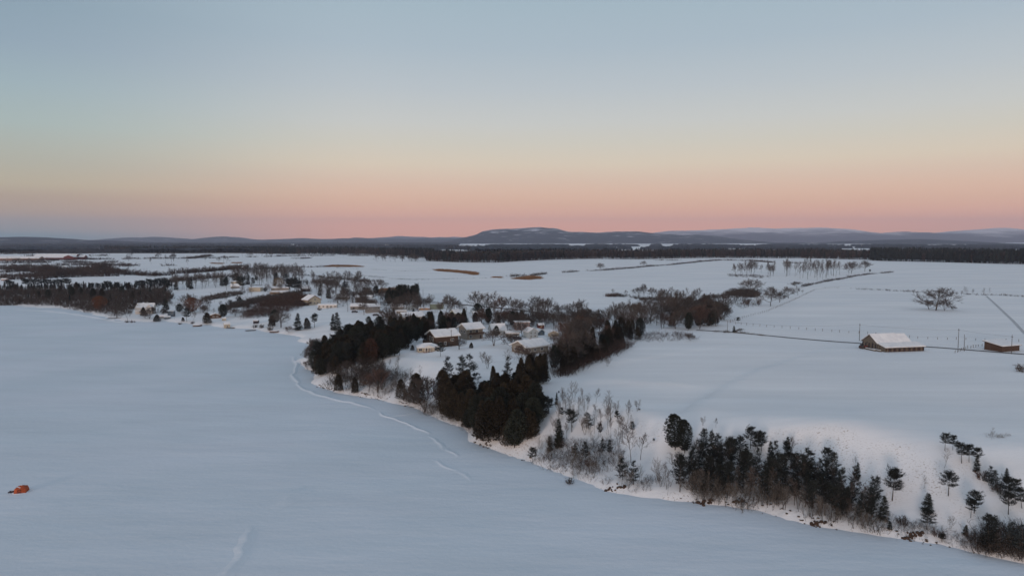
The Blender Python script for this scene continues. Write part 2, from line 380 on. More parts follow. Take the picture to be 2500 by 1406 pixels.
# patchwork of far woods: canopy lumps raised where a noise mask says wood, snow fields between
def far_woods():
    ysf = [2400.]; st = 26
    while ysf[-1] < 9500: ysf.append(ysf[-1]+st); st *= 1.018
    ysf = np.array(ysf); xf = np.linspace(-1, 1, 520)
    YY = np.repeat(ysf[:,None], len(xf), 1); XX = xf[None,:]*YY*.95
    mask = vnoise(XX*.55, YY, 620, 71) + .6*vnoise(XX, YY, 330, 72) + .25*vnoise(XX, YY, 120, 73)
    mask += np.where(XX < -YY*.25, .25, 0) - .55*sst((YY-3600)/1500)
    on = mask > -.30
    PXX = XX/YY*F+1250
    on &= (YY < 5700+500*vnoise(XX, YY, 300, 95)) | (PXX < 1120)
    for a, b, d0, d1 in ((1510,1640,2300,6600),(1655,1700,2300,5200),(1765,1842,2300,5600),(1862,2128,2300,4300),(2215,2300,2300,3900),(2320,2485,2300,4200),(1110,1195,3600,9000),
                         (1385,1436,2600,7800),(1478,1512,3000,9000),(845,1000,2500,3800),(1000,1150,2300,3300),(700,735,3200,7000),(100,330,2400,3300),(-200,90,2600,3600)):
        on &= ~((PXX > a+14*vnoise(XX, YY, 200, a)) & (PXX < b+14*vnoise(XX, YY, 200, b)) & (YY > d0) & (YY < d1) & (vnoise(XX, YY*.35, 170, 91)+.6*vnoise(XX, YY*.5, 60, 92) > -.55))
    zz = height(XX, YY)
    rg = np.random.default_rng(5)
    top = zz + 15 + 3*vnoise(XX, YY, 60, 7) + rg.uniform(-2.5, 3, XX.shape)
    Z = np.where(on, top, zz-3)
    V = np.stack([XX, YY, Z], -1).reshape(-1, 3); nx, ny = len(xf), len(ysf)
    i = np.arange((ny-1)*nx).reshape(ny-1, nx)[:, :-1].ravel(); Q = np.stack([i, i+1, i+nx+1, i+nx], 1)
    keep = on.ravel()[Q].any(1); Q = Q[keep]
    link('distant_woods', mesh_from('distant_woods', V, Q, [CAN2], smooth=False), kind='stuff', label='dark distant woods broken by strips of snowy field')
far_woods()

# ------------------------------------------------------------------ tree builders (unit = metres, ten metres tall)
class TB:
    """collects three-sided tapered tubes and loose triangles"""
    def __init__(s): s.seg = []; s.tri = []; s.leafmat = 1
    def tube(s, p, q, r0, r1): s.seg.append((*p, *q, r0, r1))
    def light(s):
        """the same shape with every thin twig as one tapering blade"""
        rg = np.random.default_rng(len(s.seg)); o = TB(); o.tri = list(s.tri)
        for g in s.seg:
            if g[6] > .07: o.seg.append(g); continue
            p, q = np.array(g[:3]), np.array(g[3:6]); w = np.cross(q-p, rg.normal(0, 1, 3)); w *= max(g[6]*1.25, .04)/(np.linalg.norm(w)+1e-9)
            e = q+(q-p)*.15; o.tri += [p-w, p+w, e]
        return o.arrays()
    def arrays(s):
        Vs, Fs, n = [], [], 0
        if s.seg:
            A = np.array(s.seg); P, Q_, r0, r1 = A[:,:3], A[:,3:6], A[:,6:7], A[:,7:8]
            d = Q_-P; d /= np.linalg.norm(d, axis=1, keepdims=True)+1e-9
            h = np.where(np.abs(d[:,2:3]) < .9, [[0,0,1.]], [[1.,0,0]]); u = np.cross(d, h); u /= np.linalg.norm(u, axis=1, keepdims=True)+1e-9; v = np.cross(d, u)
            vs = []
            for c, r in ((P, r0), (Q_, r1)):
                for k in range(3):
                    a = k*2.0944; vs.append(c + (u*math.cos(a)+v*math.sin(a))*r)
            V = np.stack(vs, 1).reshape(-1, 3); b = np.arange(len(A))[:,None]*6
            f = np.array([[0,1,4],[0,4,3],[1,2,5],[1,5,4],[2,0,3],[2,3,5]])
            Fs.append((b[:,:,None]+f[None]).reshape(-1, 3)); Vs.append(V); n += len(V)
        if s.tri:
            T = np.array(s.tri).reshape(-1, 3); Vs.append(T); Fs.append(np.arange(len(T)).reshape(-1, 3)+n)
        return np.concatenate(Vs), np.concatenate(Fs)
def unit(v): return v/(np.linalg.norm(v)+1e-9)

def bare_tree(seed, spread=.5, levels=4, nl=9, base=.25, r=.16, multi=1, twig=.028, up=.5, thick=1.0):
    rg = np.random.default_rng(seed); tr = TB(); cr = TB(); H = 10.
    def grow(p, d, L, rad, lv):
        n = 3 if lv < 2 else 2
        pts = [p]; dd = d
        for i in range(n):
            dd = unit(dd + rg.normal(0, .13, 3) + np.array([0,0,.10*up])); pts.append(pts[-1]+dd*L/n)
        for i in range(n):
            ra = rad*(1-.6*i/n); rb = rad*(1-.6*(i+1)/n)
            cr.tube(pts[i], pts[i+1], max(ra, twig), max(rb, twig*.8))
        if lv >= levels: return
        k = {1:5, 2:4, 3:4}.get(lv, 3)
        for j in range(k):
            t = .3+.7*(j+rg.uniform(.2,.9))/k; i = min(int(t*n), n-1); q = pts[i]+(pts[i+1]-pts[i])*(t*n-i)
            ax = unit(rg.normal(0, 1, 3)); nd = unit(dd*.75 + ax*.62 + np.array([0,0,.25*up]))
            grow(q, nd, L*rg.uniform(.42,.62), rad*.45, lv+1)
    for m in range(multi):
        ang = rg.uniform(0, 6.28); lean = .0 if multi == 1 else rg.uniform(.10,.22)
        d = unit(np.array([math.cos(ang)*lean, math.sin(ang)*lean, 1])); p = np.array([math.cos(ang), math.sin(ang), 0])*(.12*(multi > 1)); pts = [p]
        p[2] = -.3
        nt_ = 7; TH = H*rg.uniform(.80,.92)/(1 if multi == 1 else rg.uniform(1, 1.3))
        for i in range(nt_):
            d = unit(d+rg.normal(0, .05, 3)*np.array([1,1,0])); pts.append(pts[-1]+d*TH/nt_)
        for i in range(nt_):
            tr.tube(pts[i], pts[i+1], thick*r*(1-.88*i/nt_), thick*r*(1-.88*(i+1)/nt_))
        for j in range(nl):
            t = base+(1-base)*(j+rg.uniform(0,.8))/nl; i = min(int(t*nt_), nt_-1); q = pts[i]+(pts[i+1]-pts[i])*(t*nt_-i)
            a = j*2.4+rg.uniform(-.5,.5); s = spread*(1.15-.55*t)
            nd = unit(np.array([math.cos(a)*s*1.3, math.sin(a)*s*1.3, 1-.45*s]))
            grow(q, nd, H*(.42*s+.13)*(1.25-.6*t), thick*r*.42*(1.1-.7*t), 1)
        grow(pts[-1], d, 1.2, .03, 2)
    return tr, cr

def tuft(cr, rg, p, d, L, n, w):
    """a spray of needle blades around a branch tip"""
    for _ in range(n):
        dd = unit(d + rg.normal(0, .55, 3)); s = unit(np.cross(dd, rg.normal(0, 1, 3)))*w; q = p+rg.normal(0, L*.25, 3)
        cr.tri += [q-s, q+s, q+dd*L]
def pine(seed, cb=.35, W=.24, whorls=9, droop=-.15, shape='round', dens=1.0, top=1.0, open_=0.0):
    rg = np.random.default_rng(seed); tr = TB(); cr = TB(); H = 10.
    bend = rg.normal(0, .012, 2); pts = [np.array([0,0,-.3])]
    for i in range(8): pts.append(np.array([bend[0]*(i+1)**1.6, bend[1]*(i+1)**1.6, -.3+(H*.97+.3)*(i+1)/8]))
    for i in range(8): tr.tube(pts[i], pts[i+1], .13*(1-.85*i/8), .13*(1-.85*(i+1)/8))
    for wv in range(whorls):
        f = (wv+.5*rg.random())/whorls; t = cb+(1-cb)*f
        if shape == 'round': Rr = W*H*math.sqrt(max(.05, 1-(2*f-.75)**2*.62))*(1 if f < .8 else 1-(f-.8)*3)
        elif shape == 'cone': Rr = W*H*(1.02-f)**.7*(.75+.25*min(1, f*5))
        elif shape == 'flat': Rr = W*H*(.75+.4*math.sin(f*3.1))*(1 if f < .85 else .6)
        nb = rg.integers(5, 8)
        for b in range(nb):
            if rg.random() < open_: continue
            a = b*6.283/nb+rg.uniform(-.4,.4)+wv*1.1; Lb = Rr*rg.uniform(.6, 1.12)
            tt = min(max(t+rg.normal(0, .035), .03), .985); i = min(int(tt*8), 7); q = pts[i]+(pts[i+1]-pts[i])*(tt*8-i)
            upk = droop + (.75*f+.1)*(shape != 'cone') + .35*f + rg.normal(0,.14)
            d0 = unit(np.array([math.cos(a), math.sin(a), upk])); d1 = unit(np.array([math.cos(a), math.sin(a), upk+.45]))
            m = q+d0*Lb*.6; e = m+d1*Lb*.4
            cr.tube(q, m, .035, .025); cr.tube(m, e, .025, .015)
            k = max(3, int(Lb*4.6*dens))
            for j in range(k):
                s = .25+.75*(j+rg.random())/k; P = q+(m-q)*min(s/.6, 1)+(e-m)*max(0, (s-.6)/.4)
                side = np.array([-math.sin(a), math.cos(a), 0])*rg.normal(0, .16)*Lb*(.4+s*.4)
                P = P+side+np.array([0,0,rg.normal(.02,.06)])
                tuft(cr, rg, P, unit(d1*.9+unit(side+1e-6)*.3+np.array([0,0,.45])), rg.uniform(.4,.72), 7, .05)
    tuft(cr, rg, pts[-1], np.array([0,0,1.]), .6, 12, .05)
    return tr, cr
def leafy(seed, form='cedar', n=2600, W=.17, cb=.06, drop=0.0):
    """dense evergreen or leafed crown: many small sprays spread through an uneven volume"""
    rg = np.random.default_rng(seed); tr = TB(); cr = TB(); H = 10.
    for i in range(5): tr.tube((0,0,-.3+i*1.9), (0,0,-.3+(i+1)*1.9), .14*(1-i/6), .14*(1-(i+1)/6))
    lobes = [(rg.uniform(0,6.28), rg.uniform(.1,.9), rg.uniform(.7,1.25)) for _ in range(16)]
    nb = 26
    for i in range(nb):
        f = (i+.5)/nb; a = i*2.4; z = H*(cb+(1-cb)*f*.92); r = W*H*.8*(1-f*.7)
        cr.tube((0,0,z-.3), (math.cos(a)*r, math.sin(a)*r, z+.2), .03, .015)
    for i in range(n):
        f = rg.random()**.9
        if form == 'cedar': rr = (1-f**1.5)**.55*(.6+.4*min(1, f/.12+.3)); spread = 1
        elif form == 'dome': rr = math.sqrt(max(0, 1-(2*f-1)**2))
        elif form == 'oval': rr = math.sin(math.pi*min(1, f*.93+.05))**.6
        a = rg.uniform(0, 6.283); lob = 1
        for la, lf, lm in lobes:
            da = (a-la+math.pi) % 6.2832-math.pi
            if abs(da) < .7 and abs(f-lf) < .16: lob = lm*(1-.3*abs(da)); break
        rad = W*H*rr*lob*(rg.random()**(.42 if form == 'cedar' else .5))
        z = H*(cb+(1-cb)*f)+rg.normal(0, .06); p = np.array([math.cos(a)*rad, math.sin(a)*rad, z])
        o = np.array([math.cos(a), math.sin(a), 0]); d = unit(o*.5+np.array([0,0,.75 if form == 'cedar' else (-.8 if drop else .3)])+rg.normal(0,.3,3))
        s = unit(np.cross(d, rg.normal(0,1,3)))*rg.uniform(.08,.15); L = rg.uniform(.3,.6)
        cr.tri += [p-s, p+s, p+d*L]
    return tr, cr
def bush(seed, n=26, W=.55, H=10., twig=.07):
    """scale so that it is 1/5 of a tree: stems fanning from the ground"""
    rg = np.random.default_rng(seed); cr = TB()
    for i in range(n):
        a = rg.uniform(0,6.283); r = rg.random()**.5*W*H*.5; p = np.array([math.cos(a)*r*.7, math.sin(a)*r*.7, -.4])
        d = unit(np.array([math.cos(a)*r*.10, math.sin(a)*r*.10, 1])+rg.normal(0,.15,3)); L = H*rg.uniform(.5,1.0)*(1-.4*(r/(W*H*.5))**2)
        m = p+d*L*.55; cr.tube(p, m, twig*1.6, twig*1.2); e = m+unit(d+rg.normal(0,.2,3))*L*.45; cr.tube(m, e, twig*1.2, twig*.7)
        for j in range(7):
            t = rg.uniform(.25,1); q = p+(m-p)*t if j < 3 else m+(e-m)*t
            q2 = q+unit(d+rg.normal(0,.6,3))*H*rg.uniform(.12,.25); cr.tube(q, q2, twig*.9, twig*.5)
            for _ in range(2):
                q3 = q+(q2-q)*rg.uniform(.3,.9); cr.tube(q3, q3+unit(d+rg.normal(0,.7,3))*H*rg.uniform(.07,.15), twig*.7, twig*.45)
    return cr

bark = mat('bark', (.075,.064,.056), c2=(.040,.034,.030), scale=2, rnd=.25)
twigs = mat('twigs', (.080,.064,.057), c2=(.050,.041,.037), scale=1, rnd=.25)
twigs_red = mat('reddish_twigs', (.095,.058,.046), c2=(.06,.038,.032), scale=1, rnd=.2)
twigs_pale = mat('pale_twigs', (.115,.10,.088), c2=(.07,.062,.054), scale=1, rnd=.2)
pine_n = mat('pine_needles', (.020,.024,.021), c2=(.011,.013,.013), scale=1.2, rnd=.35)
pine_b = mat('blue_pine_needles', (.034,.044,.046), c2=(.018,.022,.024), scale=1.2, rnd=.3)
cedar_n = mat('cedar_sprays', (.036,.028,.016), c2=(.016,.013,.009), scale=.8, rnd=.4)
rust = mat('rust_leaves', (.165,.062,.024), c2=(.09,.036,.017), scale=1.5, rnd=.15)
rust_dim = mat('brown_leaves', (.075,.032,.019), c2=(.045,.02,.013), scale=1.5, rnd=.15)
yellow_t = mat('yellow_willow_twigs', (.17,.115,.055), c2=(.10,.066,.035), scale=1.5, rnd=.1)
green_n = mat('green_needles', (.024,.028,.020), c2=(.012,.015,.011), scale=1.2, rnd=.3)

PROTO = {}      # kind -> list of (name, trunk mesh, crown mesh)
LOWP = {}       # kind -> (V,F) merged arrays for stuff
def reg(kind, name, built, mt, mc):
    tr, cr = built
    a, b = tr.arrays(), cr.arrays()
    PROTO.setdefault(kind, []).append((name, mesh_from('trunk', *a, [mt]), mesh_from('crown', *b, [mc])))
    LOWP.setdefault(kind, []).append((tr.light(), cr.light()))
for i in range(5): reg('bare', 'bare_tree', bare_tree(100+i, .55+.08*(i % 3), 4, 9, .28, twig=.026), bark, twigs)
for i in range(3): reg('elm', 'bare_tree', bare_tree(130+i, .85, 4, 10, .30, .20, multi=2, twig=.028), bark, twigs)
for i in range(4): reg('tall', 'bare_tree', bare_tree(150+i, .34, 3, 11, .38, .10, twig=.024), bark, twigs)
for i in range(4): reg('sapling', 'bare_sapling', bare_tree(170+i, .40, 2, 11, .22, .075, multi=1+i % 3, twig=.026), bark, twigs_pale)
for i in range(2): reg('redtree', 'bare_tree', bare_tree(190+i, .7, 4, 10, .15, .17, multi=2, twig=.03), bark, twigs_red)
for i in range(3): reg('thicket', 'bare_tree', bare_tree(210+i, .75, 4, 10, .06, .13, multi=2, twig=.035), bark, twigs)
for i in range(4): reg('pine', 'pine_tree', pine(300+i, .38+.08*(i % 2), .27, 7, .25, 'round', .95, open_=.12), bark, pine_n)
for i in range(3): reg('fullpine', 'pine_tree', pine(320+i, .18, .27, 10, .2, 'cone', .9, open_=.15), bark, pine_n)
for i in range(3): reg('umbrella', 'pine_tree', pine(340+i, .60, .26, 6, .0, 'flat', 1.2), bark, pine_n)
for i in range(3): reg('whitepine', 'pine_tree', pine(360+i, .25, .28, 10, -.1, 'cone', .9, open_=.15), bark, pine_b)
for i in range(3): reg('spruce', 'spruce_tree', pine(380+i, .05, .24, 16, -.35, 'cone', 1.1), bark, green_n)
for i in range(5): reg('cedar', 'cedar_tree', leafy(400+i, 'cedar', 3200, .225+.03*(i % 3)), bark, cedar_n)
for i in range(2): reg('oval', 'evergreen_tree', leafy(430+i, 'oval', 3400, .25, .10), bark, green_n)
for i in range(2): reg('willow', 'willow_tree', leafy(440+i, 'dome', 3000, .42, .12, 1), bark, rust)
for i in range(1): reg('beech', 'beech_tree', leafy(450+i, 'oval', 1700, .26, .10), bark, rust_dim)
for i in range(1): reg('ywillow', 'willow_tree', leafy(460+i, 'dome', 1300, .40, .12, 1), bark, yellow_t)
BUSH = {k: [mesh_from('bush', *bush(500+i, 26, .9, 10, .10).arrays(), [m_]) for i in range(3)] for k, m_ in
        (('grey', twigs), ('red', twigs_red), ('pale', twigs_pale))}
_c = leafy(520, 'dome', 900, .45, .0)[1].arrays(); BUSH['green'] = [mesh_from('bush', *_c, [pine_n])]

rnd = random.Random(7)
def tree(kind, x, y, h, label, cat='tree', group=None, wide=1.0, z=None):
    name, tm, cm = rnd.choice(PROTO[kind]); z = gz(x, y)-.05 if z is None else z
    s = h/10.; o = empty(name, (x, y, z), rnd.uniform(0, 6.28), (s*wide, s*wide, s), label=label, cat=cat, group=group)
    o.rotation_euler[0] = rnd.gauss(0, .035); o.rotation_euler[1] = rnd.gauss(0, .035)
    link('trunk', tm, o); link('crown', cm, o); return o
def T(kind, px, top, base, label, wide=1.0, cat='tree', group=None):
    p = ground(px, base); h = (base-top)/F*p[1]*1.0
    return tree(kind, p[0], p[1], h, label, cat, group, wide, p[2]-.05)
ORD = ('first second third fourth fifth sixth seventh eighth ninth tenth eleventh twelfth thirteenth fourteenth fifteenth sixteenth seventeenth eighteenth nineteenth twentieth twenty-first').split()
def poly_pts(poly, n, seed, mind=0):
    P = np.array([ground(a, b)[:2] for a, b in poly]); rg = np.random.default_rng(seed); out = []
    lo, hi = P.min(0), P.max(0); tries = 0
    while len(out) < n and tries < n*200:
        tries += 1; q = rg.uniform(lo, hi); c = False
        for i in range(len(P)):
            (x1, y1), (x2, y2) = P[i], P[(i+1) % len(P)]
            if (y1 > q[1]) != (y2 > q[1]) and q[0] < (x2-x1)*(q[1]-y1)/(y2-y1)+x1: c = not c
        if c and all((q[0]-o[0])**2+(q[1]-o[1])**2 > mind*mind for o in out): out.append(q)
    return out
def G(kinds, poly, n, hr, label, seed, group=None, cat='tree', mind=1.5, wide=(.85, 1.2), joined=False):
    pts = poly_pts(poly, n, seed, mind); r2 = random.Random(seed)
    P = np.array(pts); Z = np.maximum(height(P[:,0], P[:,1]), 0); items = []
    dy = np.argsort(np.argsort(P[:,1]))/len(P); ax = np.argsort(np.argsort(P[:,0]/P[:,1]))/len(P)
    for (x, y), z, a, b in zip(pts, Z, ax, dy):
        k = r2.choice(kinds); h = r2.uniform(*hr); w = r2.uniform(*wide)
        if joined:
            A, C = r2.choice(LOWP[k]); th = r2.uniform(0, 6.28); mi = 2 if k in ('pine','oval','spruce','cedar') else 1
            items += [(A[0], A[1], 0, x, y, z-.05, h/10*w, h/10, th), (C[0], C[1], mi, x, y, z-.05, h/10*w, h/10, th)]; continue
        pre = ('taller ' if h > hr[0]+.66*(hr[1]-hr[0]) else 'shorter ' if h < hr[0]+.33*(hr[1]-hr[0]) else '') if n > 15 else ''
        suf = ', '+('front ' if b < .33 else 'back ' if b > .66 else 'middle ')+('left' if a < .33 else 'right' if a > .66 else 'centre') if n > 9 else ''
        tree(k, x, y, h, pre+label+suf, cat, group, w, z-.05)
    if joined: merge('tree_belt', items, [bark, twigs, pine_n], kind='stuff', label=label)
def B(kind, px, py, h, label, wide=1.0, group=None):
    """a bush of h metres"""
    p = ground(px, py); me = rnd.choice(BUSH[kind]); s = h/10.
    o = link('bush', me, label=label, cat='bush', group=group); o.location = (p[0], p[1], p[2]-.03); o.rotation_euler = (0,0,rnd.uniform(0,6.28)); o.scale = (s*wide, s*wide, s)
    return o
def merge(name, items, mats, **props):
    """items: (V, F, material index, x, y, z, scale_xy, scale_z, rotation) -> one mesh of stuff"""
    Vs, Fs, Ms, n = [], [], [], 0
    for V, Fc, mi, x, y, z, sx, sz, a in items:
        c, s = math.cos(a), math.sin(a)
        W = np.empty_like(V); W[:,0] = (V[:,0]*c-V[:,1]*s)*sx+x; W[:,1] = (V[:,0]*s+V[:,1]*c)*sx+y; W[:,2] = V[:,2]*sz+z
        Vs.append(W); Fs.append(Fc+n); Ms.append(np.full(len(Fc), mi)); n += len(V)
    return link(name, mesh_from(name, np.concatenate(Vs), np.concatenate(Fs), mats, np.concatenate(Ms)), **props)
def low_bush(seed, n=6, W=1.0, H=10., r=.11):
    """cheap leafless shrub of single tapering blades"""
    rg = np.random.default_rng(seed); t = TB()
    def blade(p, q, w):
        d = q-p; s_ = unit(np.cross(d, rg.normal(0, 1, 3)))*w; t.tri += [p-s_, p+s_, q]
    for i in range(n):
        a = rg.uniform(0, 6.28); rr = rg.random()**.5*W*H*.42; p = np.array([math.cos(a)*rr, math.sin(a)*rr, -.3]); L = H*rg.uniform(.5, 1.05)
        d = unit(np.array([math.cos(a)*.3, math.sin(a)*.3, 1])+rg.normal(0, .22, 3)); q = p+d*L; blade(p, q, r)
        for k in range(8):
            b = p+d*L*rg.uniform(.2, .85); e = b+unit(d+rg.normal(0, .55, 3))*L*rg.uniform(.2, .4); blade(b, e, r*.6)
            if k % 2: blade(b+(e-b)*.5, e+rg.normal(0, .8, 3), r*.45)
    return t.arrays()
LOWBUSH = [low_bush(600+i) for i in range(6)]; FARBUSH = [low_bush(620+i, 7, 1.1, 10, .30) for i in range(5)]
def along(pts_px, step):
    W = [ground(a, b)[:2] for a, b in pts_px]; out = []
    for a, b in zip(W[:-1], W[1:]):
        L = np.hypot(*(b-a)); k = max(1, int(L/step))
        for i in range(k): out.append(a+(b-a)*(i+.5)/k)
    return out
def hedge(label, pts_px, h=(1.2, 2.6), step=1.6, width=2.0, gaps=.1, m=None, seed=1, name='hedgerow'):
    r2 = random.Random(seed*13+5); items = []; P = along(pts_px, step)
    dist = np.mean([p[1] for p in P]); step2 = max(step, dist/900)
    P = along(pts_px, step2); A = np.array(P); Z = np.maximum(height(A[:,0], A[:,1]), 0)
    for (x, y), z in zip(P, Z):
        g = vnoise(np.array([x]), np.array([y]), 26, seed)[0]
        if g < -1+2*gaps: continue
        V, Fc = r2.choice(FARBUSH if y > 520 else LOWBUSH); hh = r2.uniform(*h)*(.75+.5*(g+1)/2)
        items.append((V, Fc, 0, x+r2.gauss(0, width*.4), y+r2.gauss(0, width*.4), z-.05, hh/10*r2.uniform(.8,1.5)*1.3, hh/10, r2.uniform(0,6.28)))
    if items: return merge(name, items, [m or twigs], kind='stuff', label=label)

# low-poly wood for treelines
def lp_bare(seed):
    rg = np.random.default_rng(seed); t = TB(); t.tri += [np.array((-.16,0,-1.)), np.array((.16,0,-1.)), np.array((0,0,8.5))]
    for i in range(20):
        z = rg.uniform(2.5, 8.5); a = rg.uniform(0,6.28); L = rg.uniform(1.2,2.6)
        d = np.array([math.cos(a)*.7, math.sin(a)*.7, rg.uniform(.5,1.2)]); p = np.array([0,0,z-1]); e = p+d*L*.8; e[2] = min(e[2], 10)
        s = np.array([-math.sin(a), math.cos(a), .2])*rg.uniform(.10,.24)
        m_ = p+(e-p)*.6; t.tri += [p, m_+s, e, p, e, m_-s]
    return t.arrays()
def lp_con(seed):
    rg = np.random.default_rng(seed); t = TB(); t.tube((0,0,-1), (0,0,8), .16, .06)
    for k in range(5):
        z = 2.2+k*1.5; r = 2.1*(1-k/6.2)
        for j in range(6):
            a = j*1.047+rg.uniform(-.3,.3); rr = r*rg.uniform(.7,1.15); b = a+1.15
            t.tri += [(0,0,z+2.0), (math.cos(a)*rr, math.sin(a)*rr, z+rg.uniform(-.3,.3)), (math.cos(b)*rr*.9, math.sin(b)*rr*.9, z+rg.uniform(-.3,.3))]
    return t.arrays()
LPB = [lp_bare(i) for i in range(5)]; LPC = [lp_con(i) for i in range(4)]
wood_b = mat('woodland_twigs', (.078,.056,.048), c2=(.036,.028,.026), scale=.06, rnd=0, spec=.05)
wood_c = mat('woodland_needles', (.020,.024,.021), c2=(.012,.014,.014), scale=.02, rnd=0, spec=.05)
def wood(label, front_px, depth, h, spacing, con=.2, seed=1, name='woodland', front_dense=2.2):
    """a wood whose front edge follows these pixels and that reaches `depth` metres back"""
    rg = np.random.default_rng(seed); W = np.array([ground(a, b)[:2] for a, b in front_px]); items = []
    L = np.hypot(*np.diff(W, axis=0).T); tot = L.sum(); cum = np.concatenate([[0], np.cumsum(L)])
    pts = []
    n1 = int(tot*depth/spacing**2); n2 = int(tot*30/ (spacing**2)*front_dense)
    for n, d0, d1 in ((n1, 0, depth), (n2, 0, 30)):
        u = rg.uniform(0, tot, n); d = rg.uniform(d0, d1, n)
        x = np.interp(u, cum, W[:,0]); y = np.interp(u, cum, W[:,1])+d; x = x + x/np.maximum(y-d, 1)*d
        pts.append(np.stack([x, y], 1))
    A = np.concatenate(pts); Z = height(A[:,0], A[:,1])
    clump = vnoise(A[:,0], A[:,1], 70, seed+8)+.5*vnoise(A[:,0], A[:,1], 20, seed+9)
    for (x, y), z, c in zip(A, Z, clump):
        isc = rg.random() < con*(.35+1.6*max(0, c+.3)); V, Fc = (LPC if isc else LPB)[rg.integers(0, 4)]
        s = h/10*rg.uniform(.75, 1.12)
        items.append((V, Fc, 1 if isc else 0, x, y, z, s*rg.uniform(.9,1.4)*(.9 if isc else 1.2), s, rg.uniform(0,6.28)))
    return merge(name, items, [wood_b, wood_c], kind='stuff', label=label)
# ------------------------------------------------------------------ buildings
def box_mesh(bm, x0, x1, y0, y1, z0, z1):
    vs = [bm.verts.new(p) for p in ((x0,y0,z0),(x1,y0,z0),(x1,y1,z0),(x0,y1,z0),(x0,y0,z1),(x1,y0,z1),(x1,y1,z1),(x0,y1,z1))]
    for f in ((0,3,2,1),(4,5,6,7),(0,1,5,4),(1,2,6,5),(2,3,7,6),(3,0,4,7)): bm.faces.new([vs[i] for i in f])
def prism(bm, pts, axis, a, b):
    """extrude a 2D outline (u, z) along x or y from a to b"""
    def P(u, z, t): return (t, u, z) if axis == 'x' else (u, t, z)
    A = [bm.verts.new(P(u, z, a)) for u, z in pts]; Bv = [bm.verts.new(P(u, z, b)) for u, z in pts]; n = len(pts)
    bm.faces.new(A); bm.faces.new(Bv[::-1])
    for i in range(n): bm.faces.new((A[i], Bv[i], Bv[(i+1) % n], A[(i+1) % n]))
def part(name, fill, m, parent, **kw):
    bm = bmesh.new(); fill(bm); bmesh.ops.recalc_face_normals(bm, faces=bm.faces)
    me = bpy.data.meshes.new(name); bm.to_mesh(me); bm.free(); me.materials.append(m)
    return link(name, me, parent, **kw)
white = mat('white_trim', (.62,.61,.58), var=.08, rnd=0); glass = mat('dark_glass', (.03,.035,.045), rough=.15, var=.1, rnd=0, spec=.6)
roofsnow = mat('roof_snow', (.74,.745,.76), c2=(.63,.64,.67), scale=.5, rnd=0, bump=.1); darkroof = mat('dark_roof', (.06,.055,.055), rnd=0)
metal = mat('grey_metal', (.25,.25,.26), rnd=0); wood_grey = mat('weathered_wood', (.165,.145,.12), c2=(.07,.062,.052), scale=2, stretch=(3,3,.3), rnd=0)
WALL = {k: mat('wall_'+k, c, c2=c2, scale=1.5, stretch=(1,1,5), rnd=0) for k, c, c2 in (
    ('cream', (.42,.38,.30), (.35,.315,.25)), ('beige', (.25,.225,.195), (.19,.17,.15)), ('brown', (.085,.052,.038), (.055,.034,.026)),
    ('tan', (.20,.145,.10), (.14,.10,.07)), ('blue', (.13,.165,.20), (.10,.13,.16)), ('paleblue', (.38,.42,.44), (.31,.35,.37)), ('white', (.55,.54,.52), (.47,.46,.45)),
    ('pink', (.30,.20,.18), (.24,.16,.145)), ('dark', (.035,.03,.04), (.022,.02,.026)), ('green', (.27,.30,.235), (.22,.25,.20)), ('lime', (.33,.33,.24), (.28,.28,.2)),
    ('red', (.15,.04,.038), (.09,.026,.026)), ('grey', (.22,.21,.20), (.16,.155,.15)), ('orange', (.42,.25,.13), (.34,.2,.11)))}
def window(parent, face, u, z, w, h, W, D, frame=None):
    """face: front (-y), back (+y), left (-x), right (+x); u along the face, z of the sill"""
    t = .07
    def cuboid(bm, du0, du1, z0, z1, o0, o1):
        if face == 'front': box_mesh(bm, du0, du1, -D/2-o1, -D/2-o0, z0, z1)
        elif face == 'back': box_mesh(bm, du0, du1, D/2+o0, D/2+o1, z0, z1)
        elif face == 'left': box_mesh(bm, -W/2-o1, -W/2-o0, du0, du1, z0, z1)
        else: box_mesh(bm, W/2+o0, W/2+o1, du0, du1, z0, z1)
    def fr(bm):
        b = .13
        cuboid(bm, u-w/2-b, u-w/2, z-b, z+h+b, .004, t); cuboid(bm, u+w/2, u+w/2+b, z-b, z+h+b, .004, t)
        cuboid(bm, u-w/2, u+w/2, z-b, z, .004, t); cuboid(bm, u-w/2, u+w/2, z+h, z+h+b, .004, t)
        cuboid(bm, u-.03, u+.03, z, z+h, .03, t-.004)
    f = part('window', fr, frame or white, parent); part('pane', lambda bm: cuboid(bm, u-w/2, u+w/2, z, z+h, .006, .028), glass, f); return f
def gable_roof(o, W, D, wh, rh, axis='x', ov=.6, trim=None, snow=.28, x0=0, y0=0, z0=0, sm=None):
    """axis: direction of the ridge. fascia slabs with a blanket of snow on top"""
    half = (D if axis == 'x' else W)/2; L = (W if axis == 'x' else D)/2+ov; sl = rh/half
    def slabs(bm, lo, hi, e, inset):
        for s in (-1, 1):
            a, b = (half+ov-inset)*s, 0.0
            za, zb = wh-(ov-inset)*sl, wh+rh
            pts = [(a, za+lo), (b, zb+lo), (b, zb+hi), (a, za+hi)]
            c = y0 if axis == 'x' else x0; e0 = x0 if axis == 'x' else y0
            pts = [(p+c+(.002*s), q+z0) for p, q in pts]
            prism(bm, pts, axis, e0-L+e, e0+L-e)
    r = part('roof', lambda bm: slabs(bm, .0, .16, 0, 0), trim or white, o)
    part('roof_snow', lambda bm: slabs(bm, .163, .163+snow, .08, .10), sm or roofsnow, r)
    return r
